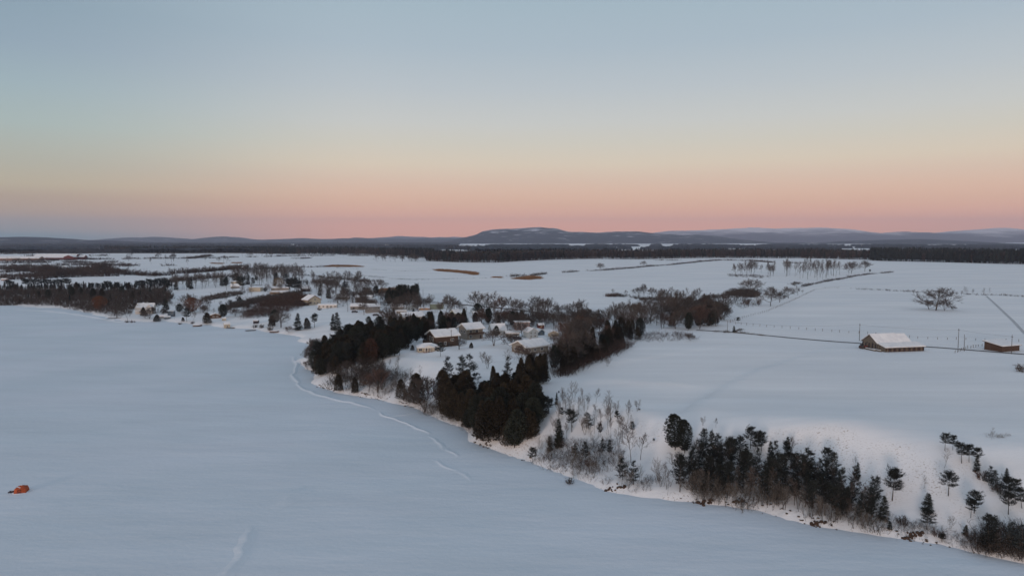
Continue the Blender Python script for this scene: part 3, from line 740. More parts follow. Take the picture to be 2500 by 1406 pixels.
def walls_gable(W, D, wh, rh, axis='x', x0=0, y0=0, z0=0):
    def f(bm):
        if axis == 'x': prism(bm, [(y0-D/2, z0-1.2), (y0+D/2, z0-1.2), (y0+D/2, z0+wh-.02), (y0, z0+wh+rh-.02), (y0-D/2, z0+wh-.02)], 'x', x0-W/2, x0+W/2)
        else: prism(bm, [(x0-W/2, z0-1.2), (x0+W/2, z0-1.2), (x0+W/2, z0+wh-.02), (x0, z0+wh+rh-.02), (x0-W/2, z0+wh-.02)], 'y', y0-D/2, y0+D/2)
    return f
PIXEL_WIDTH = {'brown_house': 78, 'cottage': 56, 'tall_house': 60, 'ranch_house': 88, 'small_house': 28, 'blue_house': 36, 'blue_garage': 25, 'pink_house': 40, 'white_house': 44, 'long_bungalow': 36, 'red_shed': 18, 'yellow_gable_house': 58, 'gambrel_house': 27, 'low_house': 42, 'green_shed': 34, 'grey_house': 30, 'orange_roof_shed': 28, 'low_snowy_house': 28, 'carport': 26, 'brown_gable_house': 37, 'back_gable_house': 28, 'wide_bungalow': 44, 'dark_split_house': 42, 'long_low_house': 32, 'trailer_house': 46, 'cream_house': 42, 'dark_barn': 21, 'long_ranch_house': 45, 'rear_ranch_house': 42, 'small_annex': 20, 'square_cream_house': 30, 'half_hidden_house': 25, 'gabled_front_house': 20, 'dark_cabin': 26, 'gabled_white_house': 38, 'blue_shore_house': 17, 'blue_tower_house': 15, 'blue_porch_annex': 13, 'boathouse': 14, 'white_hut': 9, 'black_shelter': 13, 'tiny_red_shed': 8, 'red_barn': 80, 'pink_stable': 78, 'far_white_house': 19, 'far_small_house': 14, 'roadside_house': 11, 'distant_farmhouse': 8, 'church': 6}     # width of each building in the photograph, for its real size
def house(name, label, px, py, W, D, wh, rh, yaw, wall, axis='x', wins=(), trim=None, chimney=None, door=None, cat='house', ov=.6, snow=.28, yawrel=True, extra=None, hip=False):
    p = ground(px, py); yw = R(yaw)
    ca, sa = math.cos(yw), math.sin(yw); rel = yw+math.atan2(p[0], p[1])
    k = PIXEL_WIDTH[name]*p[1]/F/math.cos(math.atan2(p[0], p[1]))/(abs(W*math.cos(rel))+abs(D*math.sin(rel))*.8+ov)
    c = np.array([p[0]+(D*k/2)*(-sa), p[1]+(D*k/2)*ca])          # the pixel marks the foot of the front wall
    o = empty(name, (c[0], c[1], max(gz(c[0], c[1]), p[2])-.1), yw, k, label=label, cat=cat)
    w = part('wall', walls_gable(W, D, wh, rh, axis), WALL[wall] if isinstance(wall, str) else wall, o)
    if hip:
        def hr(bm, lo, hi, e):
            a, b = W/2+ov-e, D/2+ov-e; k = max(W/2-D/2, .3); z0_ = wh-ov*rh/(D/2)
            lo_ = [bm.verts.new(v) for v in ((-a,-b,z0_+lo),(a,-b,z0_+lo),(a,b,z0_+lo),(-a,b,z0_+lo))]
            hi_ = [bm.verts.new(v) for v in ((-a,-b,z0_+hi),(a,-b,z0_+hi),(a,b,z0_+hi),(-a,b,z0_+hi))]; t1 = bm.verts.new((-k,0,wh+rh+hi)); t2 = bm.verts.new((k,0,wh+rh+hi))
            bm.faces.new(lo_[::-1])
            for i in range(4): bm.faces.new((lo_[i], lo_[(i+1)%4], hi_[(i+1)%4], hi_[i]))
            bm.faces.new((hi_[0],hi_[1],t2,t1)); bm.faces.new((hi_[1],hi_[2],t2)); bm.faces.new((hi_[2],hi_[3],t1,t2)); bm.faces.new((hi_[3],hi_[0],t1))
        w.data = part('tmp', lambda bm: box_mesh(bm, -W/2, W/2, -D/2, D/2, -1.2, wh), WALL[wall], None).data; bpy.data.objects.remove(bpy.data.objects['tmp'])
        r = part('roof', lambda bm: hr(bm, 0, .16, 0), trim or white, o); part('roof_snow', lambda bm: hr(bm, .17, .40, .08), roofsnow, r)
    else: gable_roof(o, W, D, wh, rh, axis, ov, trim, snow)
    for wn in wins: window(o, *wn, W, D)
    if chimney:
        cx, cy, ch = chimney; part('chimney', lambda bm: box_mesh(bm, cx-.4, cx+.4, cy-.4, cy+.4, wh, wh+rh+ch), WALL['pink'], o)
    if door:
        fc, u, dw, dh = door
        def db(bm):
            if fc == 'front': box_mesh(bm, u-dw/2, u+dw/2, -D/2-.06, -D/2-.003, 0, dh)
            else: box_mesh(bm, -W/2-.06, -W/2-.003, u-dw/2, u+dw/2, 0, dh)
        d = part('door', db, darkroof, o)
    if extra: extra(o, W, D, wh, rh)
    return o
FR = lambda n, W, z, w=1.0, h=1.1, m=1.2: [('front', -W/2+m+(W-2*m)*(i/(max(n-1,1))), z, w, h) for i in range(n)]

# --- the houses on the point
def chalet_x(o, W, D, wh, rh):
    part('chimney', lambda bm: box_mesh(bm, 2.0, 2.9, -.4, .4, wh+rh-1, wh+rh+.6), WALL['brown'], o)
    part('deck', lambda bm: (box_mesh(bm, -W/2-2.6, -W/2-.01, -D/2, D/2-1, 0.1, 2.2), box_mesh(bm, -W/2-2.6, -W/2-2.5, -D/2, D/2-1, 2.2, 3.0)), WALL['brown'], o)
house('brown_house', 'dark brown timber chalet under a white snowy gable roof, behind the porch cottage', 1092, 846, 11.5, 9.5, 5.2, 2.2, 32, 'brown', wins=[('left',-1.6,2.6,1.3,2.0),('left',1.2,2.6,1.3,2.0),('front',-3.6,1.0,.9,1.4),('front',-1,1.0,.9,1.4),('front',2.6,2.6,1.4,1.0)], door=('front',.8,1,2), extra=chalet_x, ov=.9)
def porch(o, W, D, wh, rh):
    for i in range(4):
        x = -2.2+i*1.45; part('porch_post', lambda bm, x=x: box_mesh(bm, x-.13, x+.13, -D/2-2.3, -D/2-2.05, -.2, 2.6), white, o)
    r = part('porch_roof', lambda bm: prism(bm, [(-3.0,2.6),(3.0,2.6),(0,3.9)], 'y', -D/2-2.6, -D/2+.5), white, o)
    part('porch_snow', lambda bm: (prism(bm, [(-3.2,2.62),(-3.2,2.85),(0,4.25),(0,4.02)], 'y', -D/2-2.5, -D/2+.5), prism(bm, [(3.2,2.62),(3.2,2.85),(.004,4.25),(.004,4.02)], 'y', -D/2-2.5, -D/2+.5)), roofsnow, o)
    part('porch_deck', lambda bm: box_mesh(bm, -2.8, 2.8, -D/2-2.5, -D/2-.01, -.4, .35), WALL['pink'], o)
house('cottage', 'cream cottage with white porch posts and snowy hip roof nearest the lake', 1046, 859, 11, 7, 2.7, 1.5, 16, 'cream', hip=True, wins=[('front',-4.3,.8,1.6,1.3),('front',4.1,.8,1.6,1.3),('front',-1,.6,1,1.6),('front',1,.6,1,1.6),('left',-1.5,.8,1.6,1.3),('left',1.5,.8,1.6,1.3)], extra=porch)
def twostorey(o, W, D, wh, rh):
    part('garage_door', lambda bm: (box_mesh(bm, -.2, 2.2, -D/2-.08, -D/2-.004, 0, 2.5)), WALL['beige'], o)
    part('balcony', lambda bm: (box_mesh(bm, -W/2, W/2, -D/2-1.6, -D/2-.004, 2.7, 2.85), box_mesh(bm, -W/2, W/2, -D/2-1.6, -D/2-1.52, 2.85, 3.7)), WALL['brown'], o)
house('tall_house', 'tall two-storey house with pale gable end and balcony, right of the brown chalet', 1160, 828, 9.0, 8.0, 5.6, 2.0, 35, 'beige', wins=[('left',-1.5,3.3,1.2,1.2),('left',1.5,3.3,1.2,1.2),('front',-2.6,.8,1.2,1.4),('front',-2.6,3.4,1.4,1.3),('front',1,3.4,1.6,1.3)], door=('front',3.2,1,2), extra=twostorey, ov=1.0)
house('ranch_house', 'long beige house with shallow snowy gable roof facing the lake, right side of the point', 1312, 862, 13, 10.5, 3.3, 2.2, 38, 'beige', wins=[('left',-3.4,1.2,1.6,1.0),('left',-.8,1.2,1.8,1.0),('left',2.6,1.2,1.2,1.2),('front',-4.4,1.2,1.1,1.2),('front',-1.4,1.2,1.1,1.2),('front',2.6,1.2,1.4,1.2)], chimney=(1,.8,.5), ov=.8)
house('small_house', 'small house with a pale yellow gable just behind the long beige house', 1352, 822, 7, 6, 2.8, 1.6, 5, 'cream', axis='y', wins=[('front',-1.4,1,.9,1),('front',1.4,1,.9,1)])
house('blue_house', 'pale blue-grey two-storey house behind a bare tree, middle of the point', 1302, 825, 8.5, 8, 5.0, 2.6, 30, 'paleblue', axis='y', wins=[('front',-2,.9,1,1.3),('front',1.6,.9,1,1.3),('front',-2,3.4,1,1.2),('front',1.6,3.4,1,1.2)])
house('blue_garage', 'blue-grey garage with snowy gable roof beside the pale blue house', 1322, 818, 6.0, 6.5, 2.8, 2.2, 30, 'blue', axis='y', wins=[('front',0,1,1.3,1)], cat='garage')
house('pink_house', 'flat-topped pinkish brick house partly hidden by a bare tree', 1276, 806, 9.5, 7, 5.4, .5, 10, 'pink', wins=FR(3,9.5,3.4)+FR(3,9.5,.9))
house('white_house', 'white house with a steep snow-covered roof left of the pinkish brick house', 1219, 818, 9, 8, 3.0, 3.6, 20, 'white', wins=FR(3,9,.9), ov=.5)
house('long_bungalow', 'low white bungalow behind the bare tree between the tall and blue houses', 1252, 822, 9, 5, 2.6, .9, 5, 'grey', wins=FR(3,9,.9))
def tower_x(o, W, D, wh, rh):
    part('stair_rail', lambda bm: prism(bm, [(-W/2-1.0,-.2),(-W/2-.6,-.2),(W/2,wh),(W/2,wh+.5),(W/2-.4,wh+.5)], 'y', -D/2-.3, -D/2-.05), WALL['orange'], o)
house('red_shed', 'small red-orange shed with snowy roof behind the blue garage', 1322, 803, 4.0, 3.5, 3.0, .9, 20, 'red', trim=WALL['dark'], extra=tower_x, cat='shed', wins=[('front',0,1.4,.8,.8)])
house('yellow_gable_house', 'yellow-brown house with one wide white roof slope above the dark woods', 1010, 786, 12.5, 9, 3.6, 2.0, 24, 'tan', wins=[('left',-1.6,1.2,1.4,1.5),('left',1.4,1.2,1.4,1.5)]+FR(3,12.5,1.2), ov=.9)
house('gambrel_house', 'small pale green-yellow house with a tall gable end behind the bare trees', 1118, 775, 8.5, 6.5, 4.6, 2.6, 48, 'lime', wins=[('left',-1.2,.9,.9,1.1),('left',1.2,.9,.9,1.1),('left',0,3.6,1.1,1.2)]+FR(2,8.5,2.4))
house('low_house', 'low house with a broad snowy roof, right of the pale green-yellow house', 1176, 774, 14, 9, 2.6, 2.2, 12, 'grey', wins=FR(4,14,.9))
house('green_shed', 'long pale green metal building at the edge of the big field', 1066, 755, 13.5, 8, 5.2, .4, 4, 'green', snow=.06, cat='building', trim=WALL['green'], wins=[], ov=.2)
# --- houses farther up the shore
house('grey_house', 'grey house with a white gable roof in front of the dark pine grove', 1003, 757, 9.5, 8, 2.9, 1.7, 28, 'paleblue', axis='y', wins=[('front',-2,1,1.2,1.1),('front',1,1,1.2,1.1)])
house('orange_roof_shed', 'low building with bare orange-tan roof beside the grey house', 1036, 757, 13, 6, 2.4, 1.0, 3, 'orange', snow=.01, trim=WALL['orange'], cat='shed', wins=FR(3,13,.8))
house('low_snowy_house', 'low snowy-roofed house just left of the grey house', 970, 757, 8, 7, 2.5, 1.6, 12, 'grey', wins=FR(3,8,.8))
house('carport', 'low flat white carport below the grey house', 980, 765, 9, 5, 2.2, .5, 8, 'grey', wins=FR(2,9,.8), cat='carport')
house('brown_gable_house', 'brown-grey house with two snowy roof slopes behind a bare tree', 911, 763, 11, 9, 4.8, 1.8, 18, 'grey', wins=FR(3,11,3)+[('left',0,1,1.2,1.1)], trim=WALL['dark'])
house('back_gable_house', 'house showing one white roof slope and a dark gable behind the brown-grey house', 905, 742, 9, 8, 3, 2, 28, 'brown', axis='x', wins=FR(2,9,.9))
house('wide_bungalow', 'wide bungalow with snowy roof and dark carport left of the brown-grey house', 876, 756, 14, 8, 2.8, 1.8, 3, 'grey', wins=FR(3,14,.9), door=('front',-5,3,2.2), trim=WALL['tan'])
house('dark_split_house', 'large split-level brown house with two stacked balconies behind bare trees', 888, 738, 18, 10, 5.2, 1.8, 8, 'brown', wins=FR(5,18,3.2)+FR(4,18,.8), trim=WALL['beige'])
house('long_low_house', 'long low house with white flat roof beside the two pointed dark spruces', 836, 731, 15, 6, 2.8, .6, -3, 'grey', wins=FR(4,15,.9))
house('trailer_house', 'long pale bungalow below the cream house', 799, 752, 16, 6, 2.7, .8, 4, 'white', wins=FR(5,16,.9,1.3,1.1)+[('left',0,1,1,1)], door=('front',3,1.2,2))
house('cream_house', 'cream house with steep snowy roof turned toward the lake', 768, 744, 11, 9.5, 4.0, 3.2, 44+180-180, 'cream', axis='y', wins=[('front',-3,.8,1.2,1.1),('front',0,.8,1.2,1.1),('front',2.6,.8,1.2,1.1),('front',.5,3.6,1.4,1.1),('left',-2.5,.8,1.2,1.1),('left',1.5,.8,1.2,1.1)], ov=.8, trim=WALL['red'])
house('dark_barn', 'dark purple-brown shed with one white roof slope beside the tall pines', 748, 712, 13, 9, 5.0, 3.0, 28, 'dark', cat='barn', trim=WALL['dark'], wins=[('front',0,2,1,1)])
house('long_ranch_house', 'long low brown ranch house with snow roof left of the tall pines', 681, 718, 27, 9, 3.2, 1.0, 2, 'tan', wins=FR(6,27,1,1.4,1.3), trim=WALL['beige'])
house('rear_ranch_house', 'brown bungalow directly behind the long low ranch house', 683, 709, 25, 8, 3.6, 1.0, 2, 'beige', wins=FR(6,25,1,1.4,1.3))
house('small_annex', 'small annex with snowy gable at the right end of the ranch house', 694, 720, 9, 7, 2.8, 1.5, 24, 'beige', wins=FR(2,9,.8))
house('square_cream_house', 'square cream two-storey house with rows of dark windows', 622, 712, 18, 12, 6.4, 1.0, -1, 'cream', hip=True, wins=FR(4,18,.9,1.3,1.2,2.5)+[('front',-5.5,4.2,1.4,1.1),('front',5.5,4.2,1.4,1.1),('left',0,1,1.2,1.1)])
house('half_hidden_house', 'white-roofed cream house half hidden behind trees on the hill', 576, 698, 15, 9, 6.5, 1.2, 2, 'cream', wins=FR(3,15,4), hip=True)
house('gabled_front_house', 'small gabled house in front of the half hidden cream house', 574, 704, 10, 8, 2.6, 2.6, 20, 'grey', wins=FR(2,10,.8))
house('dark_cabin', 'low dark brown cabin with snowy roof near the shore', 526, 777, 9.5, 6.5, 2.6, 1.6, 20, 'brown', axis='y', wins=[('front',-1.6,.9,1.2,1),('front',1.6,.9,1.2,1),('left',0,.9,1.2,1)])
# white house with many gables
def victor(o, W, D, wh, rh):
    for x, y, w_, d_, h_, r_, ax in ((-6.5, 0, 4.2, 5, 5.4, 3.4, 'y'), (-3.2, 2.5, 3.6, 5, 6.4, 3.0, 'y'), (3.6, -3.6, 6.4, 3, 4.6, 3.4, 'y')):
        part('gable_wing', walls_gable(w_, d_, h_, r_, ax, x, y), WALL['white'], o); gable_roof(o, w_, d_, h_, r_, ax, .35, x0=x, y0=y)
    part('veranda_roof', lambda bm: box_mesh(bm, -W/2-1, W/2+1.5, -D/2-3.2, -D/2-.01, 3.0, 3.3), roofsnow, o)
    for x in (-6, -3, 0, 3, 6): part('veranda_post', lambda bm, x=x: box_mesh(bm, x-.12, x+.12, -D/2-3, -D/2-2.8, -1, 2.99), white, o)
    part('chimney', lambda bm: box_mesh(bm, .6, 1.5, -.2, .7, wh+rh-1.2, wh+rh+1.4), WALL['paleblue'], o)
house('gabled_white_house', 'big white house with several steep snowy gables and a veranda on the left shore', 354, 766, 14, 8.5, 5.6, 3.4, 12, 'white', wins=[('front',-4,1,1,1.6),('front',-1.5,1,1,1.6),('front',1.5,1,1,1.6),('front',4.5,1,1,1.6),('front',-1.5,3.8,.9,1.2)], extra=victor, ov=.5)
house('blue_shore_house', 'low slate-blue house with snowy roof near the left shore', 398, 778, 8.6, 6, 3.2, 1.4, 12, 'blue', wins=FR(3,8.6,1))
house('blue_tower_house', 'tall slate-blue block with a square window right of the low blue house', 417, 773, 6.8, 6, 6.6, .8, 10, 'blue', wins=[('front',1.3,3.6,1.3,1.6)], hip=True, ov=.3)
house('blue_porch_annex', 'small slate-blue annex between the low blue house and the tall block', 408, 779, 6, 4, 2.6, 1.0, 14, 'blue', wins=[('front',0,.8,1.4,1.0)])
house('boathouse', 'small cream boathouse on the shore below the lawns', 555, 801, 3.9, 4, 2.9, 1.1, 30, 'cream', cat='boathouse', wins=[('front',0,.8,1.0,1.0),('left',0,.8,1,1)], ov=.3)
house('white_hut', 'tiny white hut with snowy roof between the cabin and the boathouse', 547, 783, 3.0, 2.6, 1.9, .7, 20, 'cream', cat='hut', ov=.25, wins=[('front',0,.7,.6,.6)])
house('black_shelter', 'small black shelter with flat snowy top on the lakeside lawn', 624, 790, 3.6, 2.6, 2.0, .3, 0, 'dark', cat='shelter', trim=WALL['dark'], ov=.3)
house('tiny_red_shed', 'tiny red-brown shed at the end of the far hedgerow', 596, 656, 9, 6, 4, 2, 20, 'red', cat='shed', trim=WALL['red'])
# far farm on the left
def farm_x(o, W, D, wh, rh):
    part('gable_wing', walls_gable(22, 16, 6.5, 4, 'y', W/2-6, -D/2-4), WALL['red'], o); gable_roof(o, 22, 16, 6.5, 4, 'y', 1.0, WALL['red'], x0=W/2-6, y0=-D/2-4)
    part('silo_block', walls_gable(12, 14, 6, 4, 'x', W/2+9, 6), WALL['red'], o); gable_roof(o, 12, 14, 6, 4, 'x', 1.0, WALL['red'], .3, x0=W/2+9, y0=6)
house('red_barn', 'long low red barn with a huge white roof, far left fields', 131, 634, 92, 26, 5.0, 7.5, 4, 'red', cat='barn', extra=farm_x, trim=WALL['red'], ov=1.2)
house('pink_stable', 'row of pinkish low stable roofs far left in front of the red barn', 42, 637, 60, 12, 3.6, 2.5, 0, 'pink', cat='stable', wins=FR(6,60,1,3,1.5))
house('far_white_house', 'white-roofed farmhouse among brush in the far left fields', 153, 660, 17, 12, 4.5, 5.0, 8, 'paleblue', wins=FR(3,17,1.2,1.6,1.6), hip=True)
house('far_small_house', 'small white-roofed house left of the white-roofed farmhouse', 74, 659, 12, 9, 3.2, 2.4, 12, 'brown', wins=FR(2,12,1))
house('roadside_house', 'tiny pinkish snow-roofed house at the left edge above the pine row', 8, 685, 9, 7, 2.6, 1.6, 0, 'pink', wins=FR(2,9,.8))
house('distant_farmhouse', 'tiny white farmhouse on the far ridge left of the long mountain', 944, 600, 60, 40, 14, 12, 0, 'white', wins=[])
def spire(o, W, D, wh, rh):
    part('steeple', lambda bm: prism(bm, [(-4,0),(4,0),(3.6,34),(0,58),(-3.6,34)], 'y', -4, 4), white, o)
house('church', 'distant white village church with a thin steeple at right', 2104, 606, 44, 24, 13, 9, 0, 'white', cat='church', extra=spire)

# --- the old barn and its shed on the right
def barn():
    p = ground(2158, 859); yw = R(12); W, D = 17.0, 9.0
    ca, sa = math.cos(yw), math.sin(yw); c = p[:2]+np.array([W/2*ca, W/2*sa])+np.array([-sa, ca])*(D/2+3.8)
    o = empty('old_barn', (c[0], c[1], p[2]-.1), yw, label='old weathered plank barn with white roof and front lean-to beside the field road', cat='barn')
    wh, rh = 3.1, 3.1
    part('wall', walls_gable(W, D, wh, rh), WALL['dark'], o)
    # vertical boards on the gable end, front lean-to wall boards
    bw = .62; n = int(D/bw)
    me_cache = {}
    for i in range(n):
        y = -D/2+(i+.5)*D/n; top = wh+rh*(1-abs(y)/(D/2))-.25; k = i % 5
        lo = 2.7+.12*(k-2)
        part('board', lambda bm, y=y, top=top, lo=lo: box_mesh(bm, -W/2-.10-.02*(i % 2), -W/2-.004, y-bw/2+.03, y+bw/2-.03, lo, top), wood_grey, o)
        if i % 3 != 1: part('board', lambda bm, y=y, lo=lo: box_mesh(bm, -W/2-.08, -W/2-.004, y-bw/2+.05, y+bw/2-.05, -.3, 2.45+.1*(i % 3)), wood_grey, o)
    gable_roof(o, W*.70, D, wh, rh, 'x', .5, metal, .26, x0=-W*.15)
    gable_roof(o, W*.30-.9, D, wh-.25, rh, 'x', .4, metal, .26, x0=W*.35)
    d2 = 4.4
    part('lean_to_wall', lambda bm: prism(bm, [(-D/2-.003,-.6),(-D/2-d2,-.6),(-D/2-d2,1.9),(-D/2-.003,3.0)], 'x', -W/2+.2, W/2+2), WALL['dark'], o)
    nb = 32
    for i in range(nb):
        x = -W/2+.2+(i+.5)*(W+1.8)/nb; bwid = (W+1.8)/nb
        if i % 4 == 3: continue
        part('board', lambda bm, x=x: box_mesh(bm, x-bwid/2+.04, x+bwid/2-.04, -D/2-d2-.08, -D/2-d2-.004, -.3, 1.75-.25*(i % 3 == 0)), wood_grey if i % 2 else WALL['brown'], o)
    for i in range(7):
        y = -D/2-(i+.5)*d2/7; part('board', lambda bm, y=y: box_mesh(bm, -W/2+.08, -W/2+.196, y-.28, y+.28, -.3, 2.9-1.1*(-D/2-y)/d2-.15), wood_grey, o)
    r = part('lean_to_roof', lambda bm: prism(bm, [(-D/2+.1,3.06),(-D/2-d2-.5,1.78),(-D/2-d2-.5,1.92),(-D/2+.1,3.2)], 'x', -W/2-.3, W/2+2.5), metal, o)
    part('lean_to_snow', lambda bm: prism(bm, [(-D/2+.1,3.21),(-D/2-d2-.45,1.94),(-D/2-d2-.45,2.18),(-D/2+.1,3.47)], 'x', -W/2-.2, W/2+2.4), roofsnow, r)
    for k, (lx, ly, L) in enumerate(((-W/2-1.2, -5.5, 5.5), (-W/2-2.2, -3.0, 6.5))):
        q = o.matrix_basis; w = q @ __import__('mathutils').Vector((lx, ly, .1))
        t = empty('board_stack', (w.x, w.y, gz(w.x, w.y)), yw+.3+1.2, label=('long' if k else 'short')+' snow-topped stack of old boards in front of the barn gable', cat='board stack')
        for j in range(3): part('plank', lambda bm, j=j: box_mesh(bm, -L/2+.1*j, L/2-.2*j, -.45, .45, .05+j*.18, .2+j*.18), wood_grey, t)
        part('snow_cap', lambda bm: box_mesh(bm, -L/2+.3, L/2-.5, -.4, .4, .563, .72), roofsnow, t)
    return o
barn()
def butterfly():
    p = ground(2462, 858); yw = R(20); W, D = 10.5, 7.4
    o = empty('field_shed', (p[0], p[1]+4, p[2]-.1), yw, label='low dark brown shed with single snowy roof at the right edge', cat='shed')
    part('wall', lambda bm: prism(bm, [(-D/2,-.8),(D/2,-.8),(D/2,3.6),(-D/2,2.4)], 'x', -W/2, W/2), WALL['brown'], o)
    for i in range(16):
        x = -W/2+(i+.5)*W/16; part('board', lambda bm, x=x: box_mesh(bm, x-W/34, x+W/34, -D/2-.07-.02*(i % 2), -D/2-.004, -.3, 2.25), WALL['brown'], o)
    for i in range(9):
        y = -D/2+(i+.5)*D/9; part('board', lambda bm, y=y: box_mesh(bm, -W/2-.07, -W/2-.004, y-.36, y+.36, (-.3 if i != 6 else 2.0), 2.4+1.2*(y+D/2)/D-.2), WALL['brown'], o)
    r = part('roof', lambda bm: prism(bm, [(-D/2-.6,2.33),(D/2+.6,3.71),(D/2+.6,3.85),(-D/2-.6,2.47)], 'x', -W/2-.7, W/2+.7), WALL['dark'], o)
    part('roof_snow', lambda bm: prism(bm, [(-D/2-.55,2.48),(D/2+.5,3.86),(D/2+.5,4.1),(-D/2-.55,2.7)], 'x', -W/2-.6, W/2+.6), roofsnow, r)
butterfly()
def tractor(px, py, label, m, sc=1.0, yaw=20):
    p = ground(px, py); o = empty('tractor', (p[0], p[1], p[2]), R(yaw), sc, label=label, cat='tractor')
    def body(bm): box_mesh(bm, -.1, 1.9, -.38, .38, .7, 1.35); box_mesh(bm, -1.2, -.1, -.5, .5, .7, 1.15)
    part('body', body, m, o); part('cab', lambda bm: (box_mesh(bm, -1.1, -.2, -.45, .45, 1.16, 1.95), box_mesh(bm, -1.25, -.05, -.6, .6, 2.0, 2.1)), glass, o)
    for x, y, r in ((-.75,-.75,.72),(-.75,.75,.72),(1.4,-.62,.42),(1.4,.62,.42)):
        def wl(bm, x=x, y=y, r=r):
            bmesh.ops.create_cone(bm, cap_ends=True, segments=14, radius1=r, radius2=r, depth=.32); bmesh.ops.rotate(bm, verts=bm.verts, matrix=__import__('mathutils').Matrix.Rotation(R(90), 3, 'X')); bmesh.ops.translate(bm, verts=bm.verts, vec=(x, y, r))
        part('wheel', wl, darkroof, o)
    part('exhaust', lambda bm: box_mesh(bm, 1.2, 1.3, -.05, .05, 1.36, 2.0), darkroof, o)
tractor(2107, 851, 'dark red tractor parked against the left end of the barn', WALL['red'], 1.0, 10)
tractor(2222, 854, 'old dark green machine parked in front of the barn lean-to', mat('machine_green', (.05,.06,.04), rnd=0), .9, 170)

# orange tent on the ice
def tent():
    p = at_z(53, 1200, 0); o = empty('ice_tent', (p[0], p[1], 0), R(18), label='orange ice fishing tent with snow caught on its sagging roof, alone on the lake', cat='tent')
    om = mat('tent_cloth', (.36,.075,.025), c2=(.27,.05,.018), scale=1.5, rnd=0, bump=.05); om2 = mat('tent_cloth_dark', (.17,.035,.02), rnd=0)
    a = 1.15; h = 1.45
    def fabric(bm):
        base = [bm.verts.new((x*a, y*a, 0)) for x, y in ((-1,-1),(1,-1),(1,1),(-1,1))]
        mid = [bm.verts.new((x*a*1.0, y*a*1.0, h*.75)) for x, y in ((-.8,-.8),(.85,-.8),(.8,.8),(-.8,.8))]
        hub = [bm.verts.new(v) for v in ((0,-1.38,.75),(1.42,0,.8),(0,1.38,.8),(-1.38,0,.7))]; top = bm.verts.new((.05,.02,1.55))
        for i in range(4):
            j = (i+1) % 4
            for tri in ((base[i],base[j],hub[i]),(base[j],mid[j],hub[i]),(mid[j],mid[i],hub[i]),(mid[i],base[i],hub[i]),(mid[i],mid[j],top)): bm.faces.new(tri)
    part('shell', fabric, om, o)
    def flap(bm): vs = [bm.verts.new(v) for v in ((-.45,-1.28,.05),(.35,-1.26,.05),(.3,-1.36,.95),(-.38,-1.36,.9))]; bm.faces.new(vs)
    part('door_flap', flap, om2, o)
    def drift(bm):
        for (x, y, r, z) in ((-.35,-.3,.34,1.22),(-.1,-.62,.22,1.18),(-.6,.1,.22,1.16),(.05,-.05,.16,1.52),(-.62,-.55,.18,1.1)):
            v0 = len(bm.verts); g = bmesh.ops.create_icosphere(bm, subdivisions=2, radius=r); 
            for v in g['verts']: v.co.z = v.co.z*.32+z; v.co.x += x; v.co.y += y
    part('roof_snow', drift, roofsnow, o)
    for s in (-1, 1):
        part('guy_line', lambda bm, s=s: prism(bm, [(s*1.1,.9),(s*1.12,.93),(s*2.3,.03),(s*2.28,0)], 'y', -.02, .02), white, o)
    part('snow_skirt', lambda bm: [setattr(v, 'co', v.co) for v in bmesh.ops.create_cone(bm, cap_ends=True, segments=20, radius1=2.1, radius2=1.45, depth=.22)['verts']], MATS['lake_snow'], o)
    sl = empty('sled', (p[0]-1.9, p[1]-.4, 0), R(10), label='dark sled beside the orange ice tent', cat='sled')
    part('tray', lambda bm: (box_mesh(bm, -.6, .6, -.3, .3, .05, .12), box_mesh(bm, -.6, .6, -.33, -.302, .05, .3), box_mesh(bm, -.6, .6, .302, .33, .05, .3)), WALL['dark'], sl)
tent()

# ------------------------------------------------------------------ road, tracks, drifts
def strip(name, pts_px, width, m, lift, kind='structure', label=None, step=3.0, prof=None, z0=None):
    P = [((ground(a, b) if z0 is None else at_z(a, b, z0))[:2]) for a, b in pts_px]; Q_ = [P[0]]
    for a, b in zip(P[:-1], P[1:]):
        k = max(1, int(np.hypot(*(b-a))/step)); Q_ += [a+(b-a)*(i+1)/k for i in range(k)]
    Q_ = np.array(Q_)
    for _ in range(3): Q_[1:-1] = (Q_[:-2]+Q_[1:-1]*2+Q_[2:])/4
    d = np.gradient(Q_, axis=0); d /= np.linalg.norm(d, axis=1, keepdims=True)+1e-9; nrm = np.stack([-d[:,1], d[:,0]], 1)
    prof = prof or [(-.5, 0), (-.25, 0), (0, 0), (.25, 0), (.5, 0)]
    if z0 is not None: Q_[1:-1] += nrm[1:-1]*(.9*vnoise(Q_[1:-1,0], Q_[1:-1,1], 7, 6)+.5*vnoise(Q_[1:-1,0], Q_[1:-1,1], 2.6, 7))[:,None]
    rows = []; n = len(Q_)
    wob = 1+.35*vnoise(Q_[:,0], Q_[:,1], 9, 3)+.2*vnoise(Q_[:,0], Q_[:,1], 3, 4) if z0 is not None else np.ones(n)
    fade = np.minimum(1, np.minimum(np.arange(n), n-1-np.arange(n))/max(3, n*.1)) if z0 is not None else np.ones(n)
    for u, h in prof:
        q = Q_+nrm*(u*width*wob[:,None]); z = np.maximum(height(q[:,0], q[:,1]), 0)+lift+h*wob*fade; rows.append(np.column_stack([q, z]))
    V = np.stack(rows, 1).reshape(-1, 3); k = len(prof); i = (np.arange(n-1)[:,None]*k+np.arange(k-1)[None]).ravel()
    return link(name, mesh_from(name, V, np.stack([i, i+1, i+k+1, i+k], 1), [m], smooth=True), kind=kind, label=label)
road_m = mat('road_surface', (.10,.095,.095), c2=(.17,.17,.18), scale=.3, rnd=0); track_m = mat('track_snow', (.48,.49,.52), c2=(.36,.36,.38), scale=.6, rnd=0)
verge_m = mat('verge_grass', (.15,.115,.08), c2=(.09,.07,.05), scale=.8, rnd=0)
